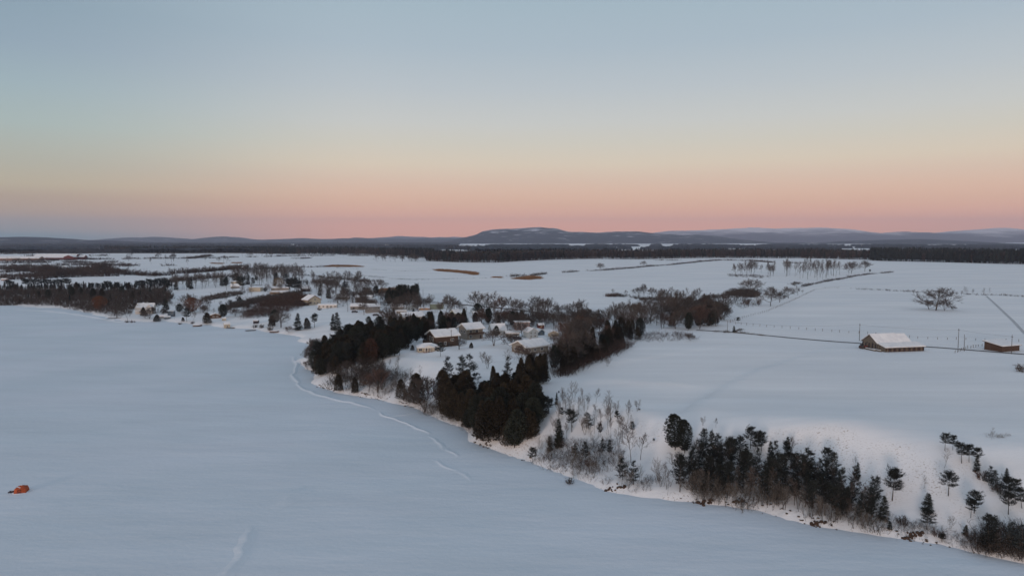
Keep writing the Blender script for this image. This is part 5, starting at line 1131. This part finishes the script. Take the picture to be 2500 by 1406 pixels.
singles = [
 ('elm', 1566, 812, 742, 'bare spreading tree standing alone in the snowy hollow', 1.0), ('tall', 1644, 792, 709, 'very tall thin tree sticking above the hollow', 1.1), ('bare', 1622, 790, 740, 'bare tree left of the very tall thin tree', 1.1),
 ('elm', 1572, 722, 692, 'slim tall tree above the brush tongue', .6), ('elm', 1560, 725, 700, 'round bare tree in the brush tongue', 1.3), ('elm', 1592, 727, 703, 'broad bare tree in the brush tongue, right of the slim one', 1.2), ('elm', 1620, 727, 704, 'third bare tree of the brush tongue', 1.1),
 ('bare', 1496, 720, 706, 'small round tree at the start of the brush tongue', 1.1), ('bare', 1530, 722, 708, 'small bare tree in front of the brush tongue', 1.2), ('elm', 1465, 660, 642, 'lone vase-shaped elm by the slanting hedge', 1.3), ('elm', 1570, 650, 637, 'small bare tree standing in the slanting hedge', 1.2),
 ('elm', 1833, 722, 680, 'big round-crowned bare tree above the hollow', 1.5), ('elm', 1880, 747, 706, 'bare oak at the fence corner', 1.4), ('elm', 1903, 738, 712, 'bare tree right of the fence corner oak', 1.1), ('elm', 1925, 728, 700, 'bare round tree at the hedge end', 1.3), ('bare', 1913, 732, 712, 'thin bare tree between the two fence trees', 1.0),
 ('bare', 1948, 721, 702, 'small bare tree right of the hedge end', 1.5), ('thicket', 1945, 702, 686, 'bushy olive tree at the start of the right hedge', 1.9), ('bare', 1960, 717, 708, 'tiny bare tree by the end of the fence', 1.2),
 ('elm', 2284, 758, 703, 'large bent bare tree alone in the right field', 1.55), ('thicket', 2306, 758, 728, 'brushy trunk cluster leaning on the large bent tree', 1.2), ('thicket', 2268, 755, 730, 'low leaning limb thicket left of the large bent tree', 1.6), ('thicket', 2327, 757, 746, 'grey bush right of the large bent tree', 1.5),
 ('elm', 2112, 663, 636, 'bare slanting tree at the right end of the tree group', 1.2), ('elm', 2078, 668, 638, 'paired bare tree left of the slanting tree', 1.0), ('elm', 2072, 668, 640, 'bare tree with dark brush at its foot', 1.0), ('pine', 2124, 667, 658, 'tiny round pine below the slanting tree', 1.6),
 ('beech', 905, 892, 826, 'rusty leaf-holding beech before the dark stand on the point', 1.15), ('redtree', 920, 958, 895, 'leaning tree with drooping brown twigs on the point bank', 1.3),
 ('thicket', 1036, 1005, 912, 'big fan-shaped bare tree rising from the shoreline', 1.2), ('cedar', 1010, 985, 910, 'dark cedar behind the fan-shaped shoreline tree', 1.4), ('cedar', 980, 975, 925, 'narrow dark cedar left of the fan-shaped tree', 1.2), ('cedar', 828, 955, 912, 'small cedar at the waterline of the point', 1.3), ('cedar', 866, 960, 920, 'second small cedar on the point bank', 1.1),
 ('whitepine', 1089, 950, 868, 'feathery blue pine in front of the porch cottage', 1.1), ('whitepine', 1132, 945, 864, 'tall layered pine, left of the twin by the lawn', 1.15), ('whitepine', 1150, 955, 862, 'tall layered pine, right of the twin by the lawn', 1.2), ('pine', 1075, 870, 835, 'dark round pine covering the right end of the porch cottage', 1.7),
 ('cedar', 1207, 945, 892, 'pointed cedar tip above the big stand', 1.0), ('whitepine', 1240, 935, 868, 'thin blue-grey pine left of the cedar block', .9), ('cedar', 1007, 855, 842, 'small dark shrub tree left of the porch cottage', 1.6), ('cedar', 1150, 850, 836, 'small round evergreen on the lawn', 1.8),
 ('elm', 1205, 844, 806, 'low wide apple tree on the lawn between the houses', 1.9), ('elm', 1120, 853, 826, 'spreading bare apple tree right of the chalet', 1.7), ('sapling', 1190, 900, 856, 'bare multi-stem tree on the open lawn', 1.7), ('sapling', 1178, 885, 852, 'thin bare tree left of the multi-stem lawn tree', 1.2),
 ('elm', 1276, 822, 785, 'bare tree in front of the pale blue house', 1.4), ('thicket', 1250, 850, 812, 'dense bare tree left of the long beige house', 1.4), ('redtree', 1275, 885, 838, 'reddish bare tree in front of the long beige house', 1.1), ('sapling', 1245, 905, 850, 'slim bare trees at the edge of the lawn', 1.4),
 ('thicket', 1300, 900, 855, 'tangled bare tree below the long beige house', 1.3), ('thicket', 1335, 905, 850, 'tangled bare tree right of the long beige house', 1.2), ('oval', 1212, 822, 795, 'dark green tree in front of the steep-roofed white house', 1.2), ('oval', 1165, 772, 740, 'dark round evergreen beside the pale green-yellow house', 1.6),
 ('elm', 1390, 900, 830, 'spreading brown tree at the right of the ranch house', 1.4), ('elm', 1420, 880, 810, 'tall brown tree at the top of the field belt', 1.3), ('sapling', 1483, 894, 868, 'small bare tree on the field edge below the belt', 1.6),
 ('thicket', 1685, 832, 812, 'round brown-topped small tree at the road corner', 1.2), ('spruce', 1792, 811, 795, 'small dark spruce at the road corner', 1.4), ('pine', 1802, 788, 774, 'small wide pine inside the fence corner', 2.0), ('thicket', 1808, 811, 800, 'grey bush right of the small corner spruce', 1.5),
 ('spruce', 825, 806, 762, 'full dark spruce, right of the pair beside the dark stand', 1.2), ('spruce', 813, 806, 766, 'full dark spruce, left of the pair beside the dark stand', 1.0),
 ('spruce', 728, 806, 764, 'pointed spruce near the lakeside lawn', 1.3), ('pine', 768, 800, 766, 'layered pine right of the pointed spruce', 1.5), ('cedar', 750, 804, 776, 'dark rounded evergreen between spruce and layered pine', 1.5), ('thicket', 705, 812, 795, 'dark brushy tree left of the pointed spruce', 1.5),
 ('oval', 672, 790, 756, 'dark leaning evergreen on the lakeside lawn', 1.5), ('cedar', 665, 798, 770, 'dark evergreen mass at the lakeside lawn', 1.8), ('elm', 685, 800, 758, 'bare crooked tree beside the dark leaning evergreen', 1.3),
 ('cedar', 506, 790, 763, 'round dark cedar on the left shore lawn', 1.9), ('spruce', 405, 764, 728, 'dark pyramid spruce behind the blue tower house', 1.3), ('pine', 456, 785, 752, 'dark pine with brown skirt on the left shore', 1.5), ('cedar', 447, 784, 774, 'low round dark shrub tree left of that pine', 1.8),
 ('willow', 243, 758, 722, 'rust-coloured rounded willow at the left shore', 1.15), ('willow', 470, 764, 726, 'rust-coloured willow above the left shore lawn', 1.3), ('elm', 462, 762, 716, 'bare tree in front of the rust-coloured willow', 1.2), ('oval', 438, 762, 742, 'dark evergreen left of the second rust willow', 1.8),
 ('elm', 285, 776, 740, 'bare tree at the shore left of the white house', 1.3), ('tall', 312, 783, 752, 'slim bare tree on the shore bank', 1.8), ('cedar', 350, 772, 750, 'dark round tree in front of the gabled white house', 1.6), ('thicket', 365, 778, 748, 'bare brushy tree before the gabled white house', 1.5), ('cedar', 383, 785, 768, 'brown-green shrub tree before the blue house', 2.0),
 ('pine', 719, 718, 678, 'tall dark pine beside the dark shed', 1.5), ('pine', 706, 714, 680, 'tall dark pine left of the dark shed pine', 1.5), ('pine', 728, 716, 686, 'dark pine behind the long ranch house', 1.3), ('ywillow', 680, 706, 678, 'yellowish willow behind the ranch houses', 1.5),
 ('whitepine', 841, 722, 686, 'wide layered pine in the middle of the village', 1.5), ('spruce', 800, 728, 706, 'dark pointed spruce, left of two beside the long low house', 1.2), ('spruce', 805, 729, 708, 'dark pointed spruce, right of two beside the long low house', 1.0), ('pine', 805, 716, 702, 'dark tufted pine behind the pointed spruces', 1.6),
 ('spruce', 780, 722, 694, 'slender evergreen behind the cream house', 1.0), ('oval', 918, 718, 698, 'round evergreen at the right end of the village slope', 1.6), ('pine', 928, 729, 714, 'small round pine on the slope above the grey house', 1.8), ('thicket', 985, 716, 692, 'big bushy bare tree at the reed bank', 1.9), ('ywillow', 953, 712, 703, 'yellowish shrub by the reed bank', 2.6),
 ('elm', 948, 800, 752, 'reddish bare tree in front of the dark stand', 1.1), ('elm', 955, 800, 760, 'second reddish bare tree by the snowy shrub', 1.0), ('elm', 889, 769, 738, 'bare tree before the wide bungalow', 1.0), ('spruce', 1009, 770, 753, 'dark pyramid shrub above the yellow-brown house', 1.6), ('cedar', 961, 775, 752, 'slender dark cypress among the bare trees', .8),
 ('oval', 900, 792, 772, 'dark round treetop rising above the stand', 1.4), ('elm', 500, 748, 730, 'small bare tree between the village hedges', 1.5), ('oval', 585, 742, 726, 'dark evergreen in the upper village hedge', 1.8), ('elm', 609, 760, 744, 'grey round bare tree in the lower hedge', 1.8), ('thicket', 575, 772, 752, 'grey round bare tree below the lower hedge', 1.8), ('oval', 545, 775, 742, 'dark evergreen above the dark cabin', 1.4),
 ('spruce', 750, 694, 682, 'small dark spruce on the far village edge', 1.2), ('pine', 553, 708, 680, 'dark pine beside the half hidden house', 1.4), ('pine', 592, 712, 676, 'brown-green pine left of the square cream house', 1.3), ('oval', 648, 712, 702, 'black round shrub beside the square cream house', 2.2), ('oval', 626, 685, 675, 'dark rounded tree at the field edge above the village', 1.6),
]
for k, px, b, t, l, w_ in singles: T(k, px, t, b, l, w_)
G(['tall','bare','tall'], [(420,712),(500,706),(560,700),(640,696),(760,700),(900,705),(900,695),(760,690),(660,686),(560,690),(480,696),(420,700)], 120, (9,16), 'bare trees in the belt behind the village', 221, 'bare trees behind the village', mind=4, joined=True)
G(['tall','bare'], [(560,686),(660,684),(740,688),(740,680),(660,676),(580,678)], 75, (12,19), 'tall bare trees in the grove above the village', 222, 'tall bare trees above the village', mind=4, joined=True)
G(['pine','oval','spruce'], [(420,712),(520,704),(640,700),(700,700),(700,694),(600,694),(480,700),(420,706)], 12, (9,13), 'dark evergreen in the belt behind the village', 223, 'evergreens behind the village', mind=6)
G(['spruce','oval','pine'], [(945,745),(975,748),(1000,744),(1028,742),(1028,733),(990,730),(955,732)], 22, (10,14), 'dark evergreen in the compact grove by the reed bank', 224, 'evergreens of the compact grove', mind=3)
G(['bare','thicket','elm','sapling'], [(850,745),(930,752),(990,762),(1060,768),(1060,750),(990,735),(930,728),(860,726)], 34, (6,11), 'bare garden tree among the village houses', 225, 'bare garden trees', mind=5)
G(['bare','redtree','sapling'], [(920,800),(990,795),(1000,782),(960,772),(920,782)], 12, (4,7), 'bare shrub tree above the dark stand', 226, 'bare shrub trees above the stand', mind=3, joined=True)
for n_, (px, t, b) in enumerate([(20,684,708),(28,687,708),(64,682,707),(70,683,708),(84,682,708),(100,683,707),(110,682,706),(120,683,706),(132,684,706),(146,682,706),(155,681,706),(168,683,706)]):
    T('umbrella', px, t, b, ORD[n_]+' flat-topped pine from the left edge of the photo on the wooded bank', 1.35, group='flat-topped pines of the left row')
for n_, (px, t, b) in enumerate([(222,692,712),(238,692,712),(258,688,712),(272,690,712),(286,690,712),(316,692,714),(336,686,712),(350,686,710),(364,682,710),(376,684,710),(386,681,708),(398,681,708),(404,684,708)]):
    T('umbrella', px, t, b, ORD[n_]+' flat-topped pine counted rightward after the gap on the left bank', 1.4, group='flat-topped pines right of the gap')
G(['cedar','oval'], [(0,735),(100,735),(250,740),(380,730),(400,715),(250,712),(0,712)], 12, (6,10), 'dark evergreen on the wooded left bank', 228, 'evergreens of the left bank', mind=6)
G(['tall'], [(1912,678),(1950,682),(2000,684),(2050,682),(2058,670),(1990,664),(1915,666)], 36, (16,23), 'tall bare tree in the long copse of the right field', 231, 'tall bare trees of the right copse', mind=3.5)
G(['tall','bare'], [(1775,672),(1820,676),(1890,678),(1898,664),(1840,660),(1775,662)], 24, (11,19), 'bare tree in the loose group left of the long copse', 232, 'bare trees left of the right copse', mind=4)
G(['sapling','redtree'], [(1785,752),(1850,752),(1860,740),(1790,738)], 10, (3,5.5), 'small bare tree in the scrub below the big round tree', 233, 'small scrub trees', mind=3)
for (x0, x1, y0, y1, n, l) in ((910,1020,636,640,22,'row of thin bare trees left of the centre wood'),(300,560,628,646,16,'bare trees scattered in the far left fields'),(560,900,624,630,18,'bare trees along the far field boundary'),(2300,2430,716,722,9,'thin bare trees standing in the long right hedge')):
    items = []
    for i in range(n):
        px = rnd.uniform(x0, x1); py = rnd.uniform(y0, y1); p = ground(px, py); k = rnd.choice(['tall','bare','elm'] if x0 != 2300 else ['sapling']); A, C = rnd.choice(LOWP[k]); h = rnd.uniform(10,17) if x0 != 2300 else rnd.uniform(5,8); th = rnd.uniform(0,6.28)
        items += [(A[0], A[1], 0, p[0], p[1], p[2], h/10, h/10, th), (C[0], C[1], 1, p[0], p[1], p[2], h/10, h/10, th)]
    merge('tree_row', items, [bark, twigs], kind='stuff', label=l)
# ------------------------------------------------------------------ trees of the right bank
for px, t, b, k, l, w_ in [
 (1326,964,1015,'pine','dark pine clump leader beside the big cedars',1.7),(1340,972,1010,'pine','reddish-dark pine right of the clump leader',1.6),(1314,985,1025,'pine','narrow pine below the clump leader',1.3),(1358,956,988,'spruce','small spire-like spruce above the clump',.7),(1364,953,960,'pine','tiny juniper on the slope',1.8),
 (1396,998,1054,'pine','flat-crowned pine left of the layered one',1.6),(1438,1003,1048,'whitepine','layered pine in the middle of the slope',1.45),(1372,994,1020,'pine','small bushy pine on the upper slope',1.5),(1366,1018,1080,'spruce','dark double-headed spruce on the slope',1.0),(1363,1050,1092,'spruce','brownish spruce below the double-headed one',1.4),
 (1507,1002,1030,'pine','small dark pine near the slope crest',1.3),(1543,1028,1058,'pine','small dark pine beside two slim trees',1.3),(1465,1032,1066,'pine','small reddish pine among saplings',1.2),(1596,1069,1079,'pine','tiny dark seedling alone on the slope',1.6),
 (1648,1008,1098,'oval','big dark full evergreen, left of the pair on the slope',1.15),(1672,1022,1106,'oval','dark full evergreen, right of the pair on the slope',1.0),
 (1343,1062,1100,'spruce','dark slim spruce near the cedar edge',1.2),(1430,1075,1118,'fullpine','dark bushy pine in the lower thicket',1.5),(1405,1080,1116,'fullpine','dark small pine left in the lower thicket',1.4),(1468,1068,1106,'fullpine','pine at the middle of the lower thicket',1.3),(1488,1070,1108,'fullpine','pine at the right of the lower thicket',1.2),
 (1300,1090,1128,'pine','low dark pine at the waterline right of the cedars',1.6),(1520,1115,1170,'fullpine','dark tufted pine left of the rounded one on the bank',1.5),(1546,1122,1182,'fullpine','rounded dark pine above the earth slump',1.3),
 (1716,1044,1125,'fullpine','tall brownish pine at the left end of the pine cluster',1.5),(1752,1056,1130,'fullpine','pine with upswept top at the back of the cluster',1.4),(1787,1068,1130,'pine','round-topped pine at the back of the cluster',1.5),(1805,1064,1115,'pine','slim-topped pine right of the round-topped one',1.2),
 (1832,1040,1095,'pine','umbrella-headed pine highest on the bank',1.5),(1859,1050,1100,'pine','second umbrella-headed pine on the bank',1.5),(1848,1052,1110,'pine','pine leaning between the umbrella heads',1.3),(1882,1075,1125,'spruce','thin-topped spruce behind the cluster',1.0),
 (1925,1064,1115,'spruce','dark slender spruce beside a bare sapling',1.0),(1918,1075,1112,'pine','low pine beside the slender spruce',1.2),(1972,1094,1180,'fullpine','broad pale-tipped pine at the right of the cluster',1.7),(1948,1104,1170,'fullpine','dark pine left of the broad pale-tipped one',1.5),
 (2021,1091,1155,'pine','lone round-headed pine on a bare stem above the cluster',1.3),(2093,1126,1165,'spruce','small spruce with snow light behind it',1.0),(2178,1140,1222,'pine','two-tiered pine on the open slope',1.5),(2182,1142,1178,'pine','upper tier crown of the open slope pine',1.9),
 (2307,1056,1100,'pine','pine at the left of the upper right group',1.5),(2326,1060,1098,'pine','second pine of the upper right group',1.4),(2348,1078,1130,'pine','dark round pine in the middle of the upper right group',1.6),(2366,1082,1128,'pine','dark pine right in the upper right group',1.6),(2385,1090,1132,'pine','last pine of the upper right group',1.5),(2384,1108,1150,'spruce','thin little pine below the upper right group',1.1),
 (2315,1148,1210,'pine','wide fan-crowned pine alone on the slope',1.75),(2264,1200,1250,'spruce','cone-shaped pine above the low wide one',1.6),(2262,1244,1292,'pine','low wide dark pine near the shore',1.9),(2378,1195,1252,'pine','bushy dark pine on the right slope',1.7),(2370,1215,1264,'pine','lower companion of the bushy dark pine',1.5),
 (2155,1205,1270,'spruce','narrow reddish pine at the right end of the cluster',1.2),(2414,1134,1184,'fullpine','dark pine at the head of the right edge grove',1.3),(2430,1146,1195,'fullpine','dark pine second in the right edge grove',1.4),(2455,1160,1215,'pine','dark pine third in the right edge grove',1.5),(2480,1165,1220,'pine','dark pine fourth in the right edge grove',1.6),
 (2462,1195,1255,'pine','spreading pine low in the right edge grove',1.7),(2495,1190,1240,'pine','pine cut by the right edge',1.7),(2458,1140,1170,'spruce','small bare-topped pine above the right edge grove',1.2),(2420,1253,1330,'pine','bluish pine with a thin head near the bottom right shore',1.5),(2414,1275,1350,'fullpine','broad bluish pine at the bottom right shore',1.5),
 (2470,1268,1345,'whitepine','feathery pine at the bottom right',1.3),(2496,1275,1360,'whitepine','feathery pine at the right frame edge',1.3),(2356,1278,1306,'spruce','small green spruce on the snow near the shore',1.4),(2172,1270,1292,'spruce','small reddish spruce on the shore bank',1.7),(2300,1300,1322,'pine','reddish scrub pine on the shore bank',2.0)]:
    T(k, px, t, b, l, w_)
G(['fullpine','pine','fullpine'], [(1650,1202),(1720,1215),(1800,1222),(1835,1210),(1850,1150),(1800,1130),(1740,1130),(1690,1150)], 28, (4.8,8.8), 'dark pine inside the left half of the bank cluster', 241, 'pines in the left half of the bank cluster', mind=1.8)
G(['fullpine','pine','fullpine'], [(1850,1212),(1900,1238),(1990,1262),(2080,1286),(2142,1293),(2135,1240),(2080,1205),(2010,1185),(1940,1160),(1870,1150)], 46, (4.5,8.8), 'dark pine inside the right half of the bank cluster', 242, 'pines in the right half of the bank cluster', mind=1.8)
G(['sapling','sapling','tall'], [(1330,1060),(1400,1075),(1560,1110),(1560,1060),(1530,1000),(1440,980),(1370,985)], 36, (4,7), 'slim leafless tree on the open bank right of the big cedars', 243, 'slim trees of the open bank', mind=2, wide=(.8,1.3))
G(['sapling'], [(1300,1120),(1420,1165),(1560,1205),(1700,1218),(1700,1190),(1560,1170),(1420,1120),(1310,1090)], 34, (3,5.5), 'pale thin tree along the shoreline', 244, 'pale thin shoreline trees', mind=1.6)
G(['sapling'], [(1700,1222),(1850,1240),(1960,1270),(2090,1295),(2120,1290),(1950,1225),(1850,1200),(1700,1195)], 34, (3.5,6.5), 'pale thin tree in front of the pine cluster', 245, 'pale thin trees before the pines', mind=1.8)
G(['sapling'], [(2380,1340),(2500,1368),(2500,1310),(2400,1290)], 12, (2.5,4.5), 'thin bare stem tree at the bottom right shore', 246, 'thin trees at the bottom right', mind=1.6)
for px, t, b, k, l in [(1489,950,1005,'sapling','multi-stem bare tree standing at the bluff crest'),(1556,970,1003,'sapling','lone bare tree on the crest right of the multi-stem one'),(1436,957,995,'sapling','bare tree left on the bluff crest'),(1420,960,990,'sapling','smaller bare tree left on the bluff crest'),(1378,958,998,'sapling','bare tree near the cedar edge on the crest'),(1394,962,1000,'sapling','second bare tree near the cedar edge'),
 (1518,1010,1080,'tall','tall narrow bare tree in the slope middle'),(1540,1040,1130,'tall','tall narrow bare tree lower on the slope'),(1564,1052,1122,'tall','thin bare tree right of the slope middle'),(1716,1012,1038,'sapling','tiny bare tree behind the evergreen pair'),(1748,1018,1044,'tall','thin whip tree right of the tiny bare tree'),(1935,1060,1118,'tall','bare sapling right of the slender spruce'),
 (2420,1040,1072,'sapling','small bare tree in the upper right field'),(2257,1155,1190,'sapling','bare little tree in the middle of the right slope'),(2305,1090,1142,'sapling','bare double stem below the upper right group'),(2320,1250,1290,'sapling','bare little tree near the small green spruce'),(2188,1290,1318,'sapling','crooked bare stem at the waterline'),(2088,1108,1140,'sapling','bare stem behind the small spruce'),(1650,1090,1155,'sapling','bare tree under the evergreen pair'),(1610,1110,1175,'sapling','feathery bare tree left of the pine cluster')]:
    T(k, px, t, b, l, 1.25)
for l, kinds, poly, n, hr, sd_ in (
    ('grey-brown bare wood under the dark stand', ['tall','bare','redtree'], [(790,940),(860,955),(930,965),(960,930),(930,905),(860,915),(800,925)], 26, (5,8), 261),
    ('brown bare trees around the houses of the point', ['bare','redtree','thicket'], [(1190,812),(1260,806),(1340,804),(1440,806),(1480,800),(1440,786),(1300,788),(1200,796)], 52, (6,9.5), 262),
    ('tangled grey trees right of the long beige house', ['bare','tall','thicket'], [(1345,900),(1400,875),(1440,845),(1440,815),(1380,815),(1355,850)], 34, (6.5,10), 263),
    ('bare trees filling the hollow and gully', ['bare','tall','elm'], [(1470,800),(1560,802),(1640,790),(1700,770),(1700,745),(1620,745),(1560,765),(1480,782)], 84, (7,11.5), 264),
    ('bare trees on the slope between village hedges', ['bare','thicket','sapling'], [(440,760),(520,770),(600,765),(640,745),(560,735),(470,740)], 24, (4,8), 265),
    ('bare trees among the village houses', ['tall','bare'], [(700,735),(760,728),(850,735),(900,728),(880,712),(780,710),(710,716)], 34, (7,12), 266),
    ('bare shade trees between the houses of the left shore', ['bare','elm','sapling'], [(290,780),(400,778),(470,785),(520,770),(480,745),(420,748),(330,752)], 26, (4,8), 271),
    ('bare trees round the ranch houses on the slope', ['tall','bare'], [(560,722),(640,728),(700,735),(760,726),(740,708),(640,712),(570,708)], 22, (6,10), 272),
    ('bare trees and shrubs around the village street', ['bare','thicket','tall'], [(790,745),(860,755),(960,768),(1040,770),(1060,752),(1000,738),(900,724),(800,722)], 60, (5,10), 273),
    ('scattered bare trees on the plain side of the village', ['bare','elm'], [(760,712),(860,716),(960,724),(930,706),(840,700),(760,700)], 22, (7,12), 274),
    ('bare trees screening the back lane', ['bare','tall','redtree'], [(1060,775),(1180,778),(1330,785),(1440,790),(1440,776),(1300,766),(1160,758),(1070,760)], 34, (6,10), 275),
    ('bare trees linking the gully to the far tree rows', ['bare','thicket','tall'], [(1700,770),(1770,765),(1850,745),(1900,735),(1890,720),(1800,722),(1740,735),(1690,745)], 36, (5,9.5), 276),
    ('bare saplings between the bank pines', ['sapling','tall'], [(1620,1200),(1800,1220),(1950,1260),(2120,1290),(2120,1230),(1960,1180),(1800,1140),(1680,1150)], 56, (4.0,8.0), 267)):
    G(kinds, poly, n, hr, l, sd_, None, mind=2, joined=True)
# bushes
for px, py, h, k, l in [(1795,810,1.6,'red','russet bush at the start of the field road'),(1770,812,1.2,'grey','grey bush at the bend of the field road'),(648,773,2.6,'green','small dark conical bush on the lawn, right of two'),(630,776,2.8,'green','small dark conical bush on the lawn, left of two'),(310,788,2.0,'grey','flat bush at the left shore'),(325,788,2.2,'red','reddish flat bush at the left shore'),
 (470,790,2.0,'grey','dark bush beside the beached boat'),(440,792,1.6,'grey','small shrub on the left beach'),(640,800,2.6,'pale','pale shrub by the dock'),(660,806,3.0,'pale','pale shrub under the dark evergreens'),(622,800,2.6,'grey','bare shrub beneath the black shelter'),(775,845,3.2,'red','russet shrub bank above the point shore'),(765,840,2.6,'grey','grey shrub on the point shore'),(790,835,3.0,'red','russet shrub at the edge of the dark stand'),
 (930,765,2.5,'grey','grey garden shrub by the lawn'),(780,757,2.6,'pale','brown shrub at the left end of the pale bungalow'),(800,754,2.2,'green','dark shrub before the pale bungalow'),(1390,1180,1.6,'grey','low grey shrub at the shoreline'),(1440,1135,1.8,'red','russet shrub in the lower thicket'),(2400,1170,2.0,'red','russet low shrub under the right edge grove'),(2440,1200,2.2,'grey','dark low shrub under the right edge grove'),
 (2498,908,3.5,'grey','big round bare bush cut by the right edge'),(2205,1280,1.8,'grey','grey shrub patch on the right shore slope'),(1560,1000,.6,'grey','tiny shrub on the bluff crest'),(2290,1308,1.6,'red','red-brown shrub heap on the right shore'),(985,800,4.2,'pale','pale frosted shrub before the yellow-brown house'),(972,802,3.6,'pale','second pale frosted shrub beside it'),(1000,808,3.6,'pale','third pale frosted shrub beside it')]:
    B(k, px, py, h, l, 1.4)
# things on the left shore
def boat(px, py, yaw, label):
    p = ground(px, py); o = empty('rowing_boat', (p[0], p[1], p[2]+.05), R(yaw), 1.25, label=label, cat='boat')
    def hull(bm):
        rings = []
        for x, w_, z in ((-2.2,.55,.0),(-1.2,.8,0),(0,.85,0),(1.2,.65,.05),(2.3,.06,.25)):
            rings.append([bm.verts.new((x, -w_, .6+z)), bm.verts.new((x, -w_*.6, z)), bm.verts.new((x, w_*.6, z)), bm.verts.new((x, w_, .6+z))])
        for a, b in zip(rings[:-1], rings[1:]):
            for i in range(3): bm.faces.new((a[i], a[i+1], b[i+1], b[i]))
        bm.faces.new(rings[0])
    part('hull', hull, WALL['brown'], o); part('snow_load', lambda bm: box_mesh(bm, -2.0, 1.2, -.6, .6, .45, .75), roofsnow, o)
boat(482, 797, 15, 'snow-filled rowing boat pulled up on the left shore'); boat(670, 812, -5, 'snow-covered boat on the bank under the dark evergreens')
def dock(px, py, yaw, L, label):
    p = ground(px, py); o = empty('dock', (p[0], p[1], p[2]+.2), R(yaw), label=label, cat='dock')
    for i in range(int(L/.5)): part('plank', lambda bm, i=i: box_mesh(bm, -L/2+i*.5+.03, -L/2+i*.5+.47, -.8, .8, .3, .38), wood_grey, o)
    part('frame', lambda bm: (box_mesh(bm, -L/2, L/2, -.75, -.65, .1, .297), box_mesh(bm, -L/2, L/2, .65, .75, .1, .297)), WALL['dark'], o)
dock(612, 808, 28, 6, 'dark plank dock section lying on the shore'); dock(563, 802, 5, 5, 'short dock stage beside the cream boathouse'); dock(280, 778, 2, 9, 'low plank landing at the left shore')
def car(px, py, yaw, m, label):
    p = ground(px, py); o = empty('parked_car', (p[0], p[1], p[2]+.02), R(yaw), label=label, cat='car')
    part('body', lambda bm: prism(bm, [(-2.2,.35),(2.2,.35),(2.2,.8),(1.2,.95),(.6,1.45),(-1.3,1.45),(-2.1,.95)], 'y', -.85, .85), m, o)
    part('window_band', lambda bm: prism(bm, [(-1.75,.98),(.95,.98),(.52,1.38),(-1.28,1.38)], 'y', -.87, .87), glass, o); part('roof_snow', lambda bm: box_mesh(bm, -1.3, .6, -.75, .75, 1.453, 1.6), roofsnow, o)
    for x in (-1.4, 1.4):
        for y in (-.8, .8): part('wheel', lambda bm, x=x, y=y: prism(bm, [(x+.34*math.cos(a*.785), .34+.34*math.sin(a*.785)) for a in range(8)], 'y', y-.12, y+.12), darkroof, o)
car(866, 763, 10, WALL['dark'], 'dark car parked before the wide bungalow'); car(326, 752, 5, WALL['grey'], 'snow-topped car left of the gabled white house'); car(918, 771, 0, WALL['dark'], 'dark car under the brown-grey house')
car(1262, 828, 0, WALL['dark'], 'dark car between the apple tree and the pale blue house')
# ------------------------------------------------------------------ haze
HZ = 5.0e-5
def haze():
    bm = bmesh.new(); bmesh.ops.create_cube(bm, size=1)
    me = bpy.data.meshes.new('haze'); bm.to_mesh(me); bm.free()
    m = bpy.data.materials.new('haze_air'); m.use_nodes = True; nt = m.node_tree; nt.nodes.remove(nt.nodes['Principled BSDF'])
    v = nt.nodes.new('ShaderNodeVolumePrincipled'); v.inputs['Color'].default_value = (.66,.76,1,1); v.inputs['Density'].default_value = HZ
    nt.links.new(v.outputs[0], nt.nodes['Material Output'].inputs['Volume'])
    me.materials.append(m); o = link('haze', me, kind='stuff', label='thin cold haze over the far country')
    o.scale = (40000, 33000, 852); o.location = (0, 8000, 852/2-52)
haze()
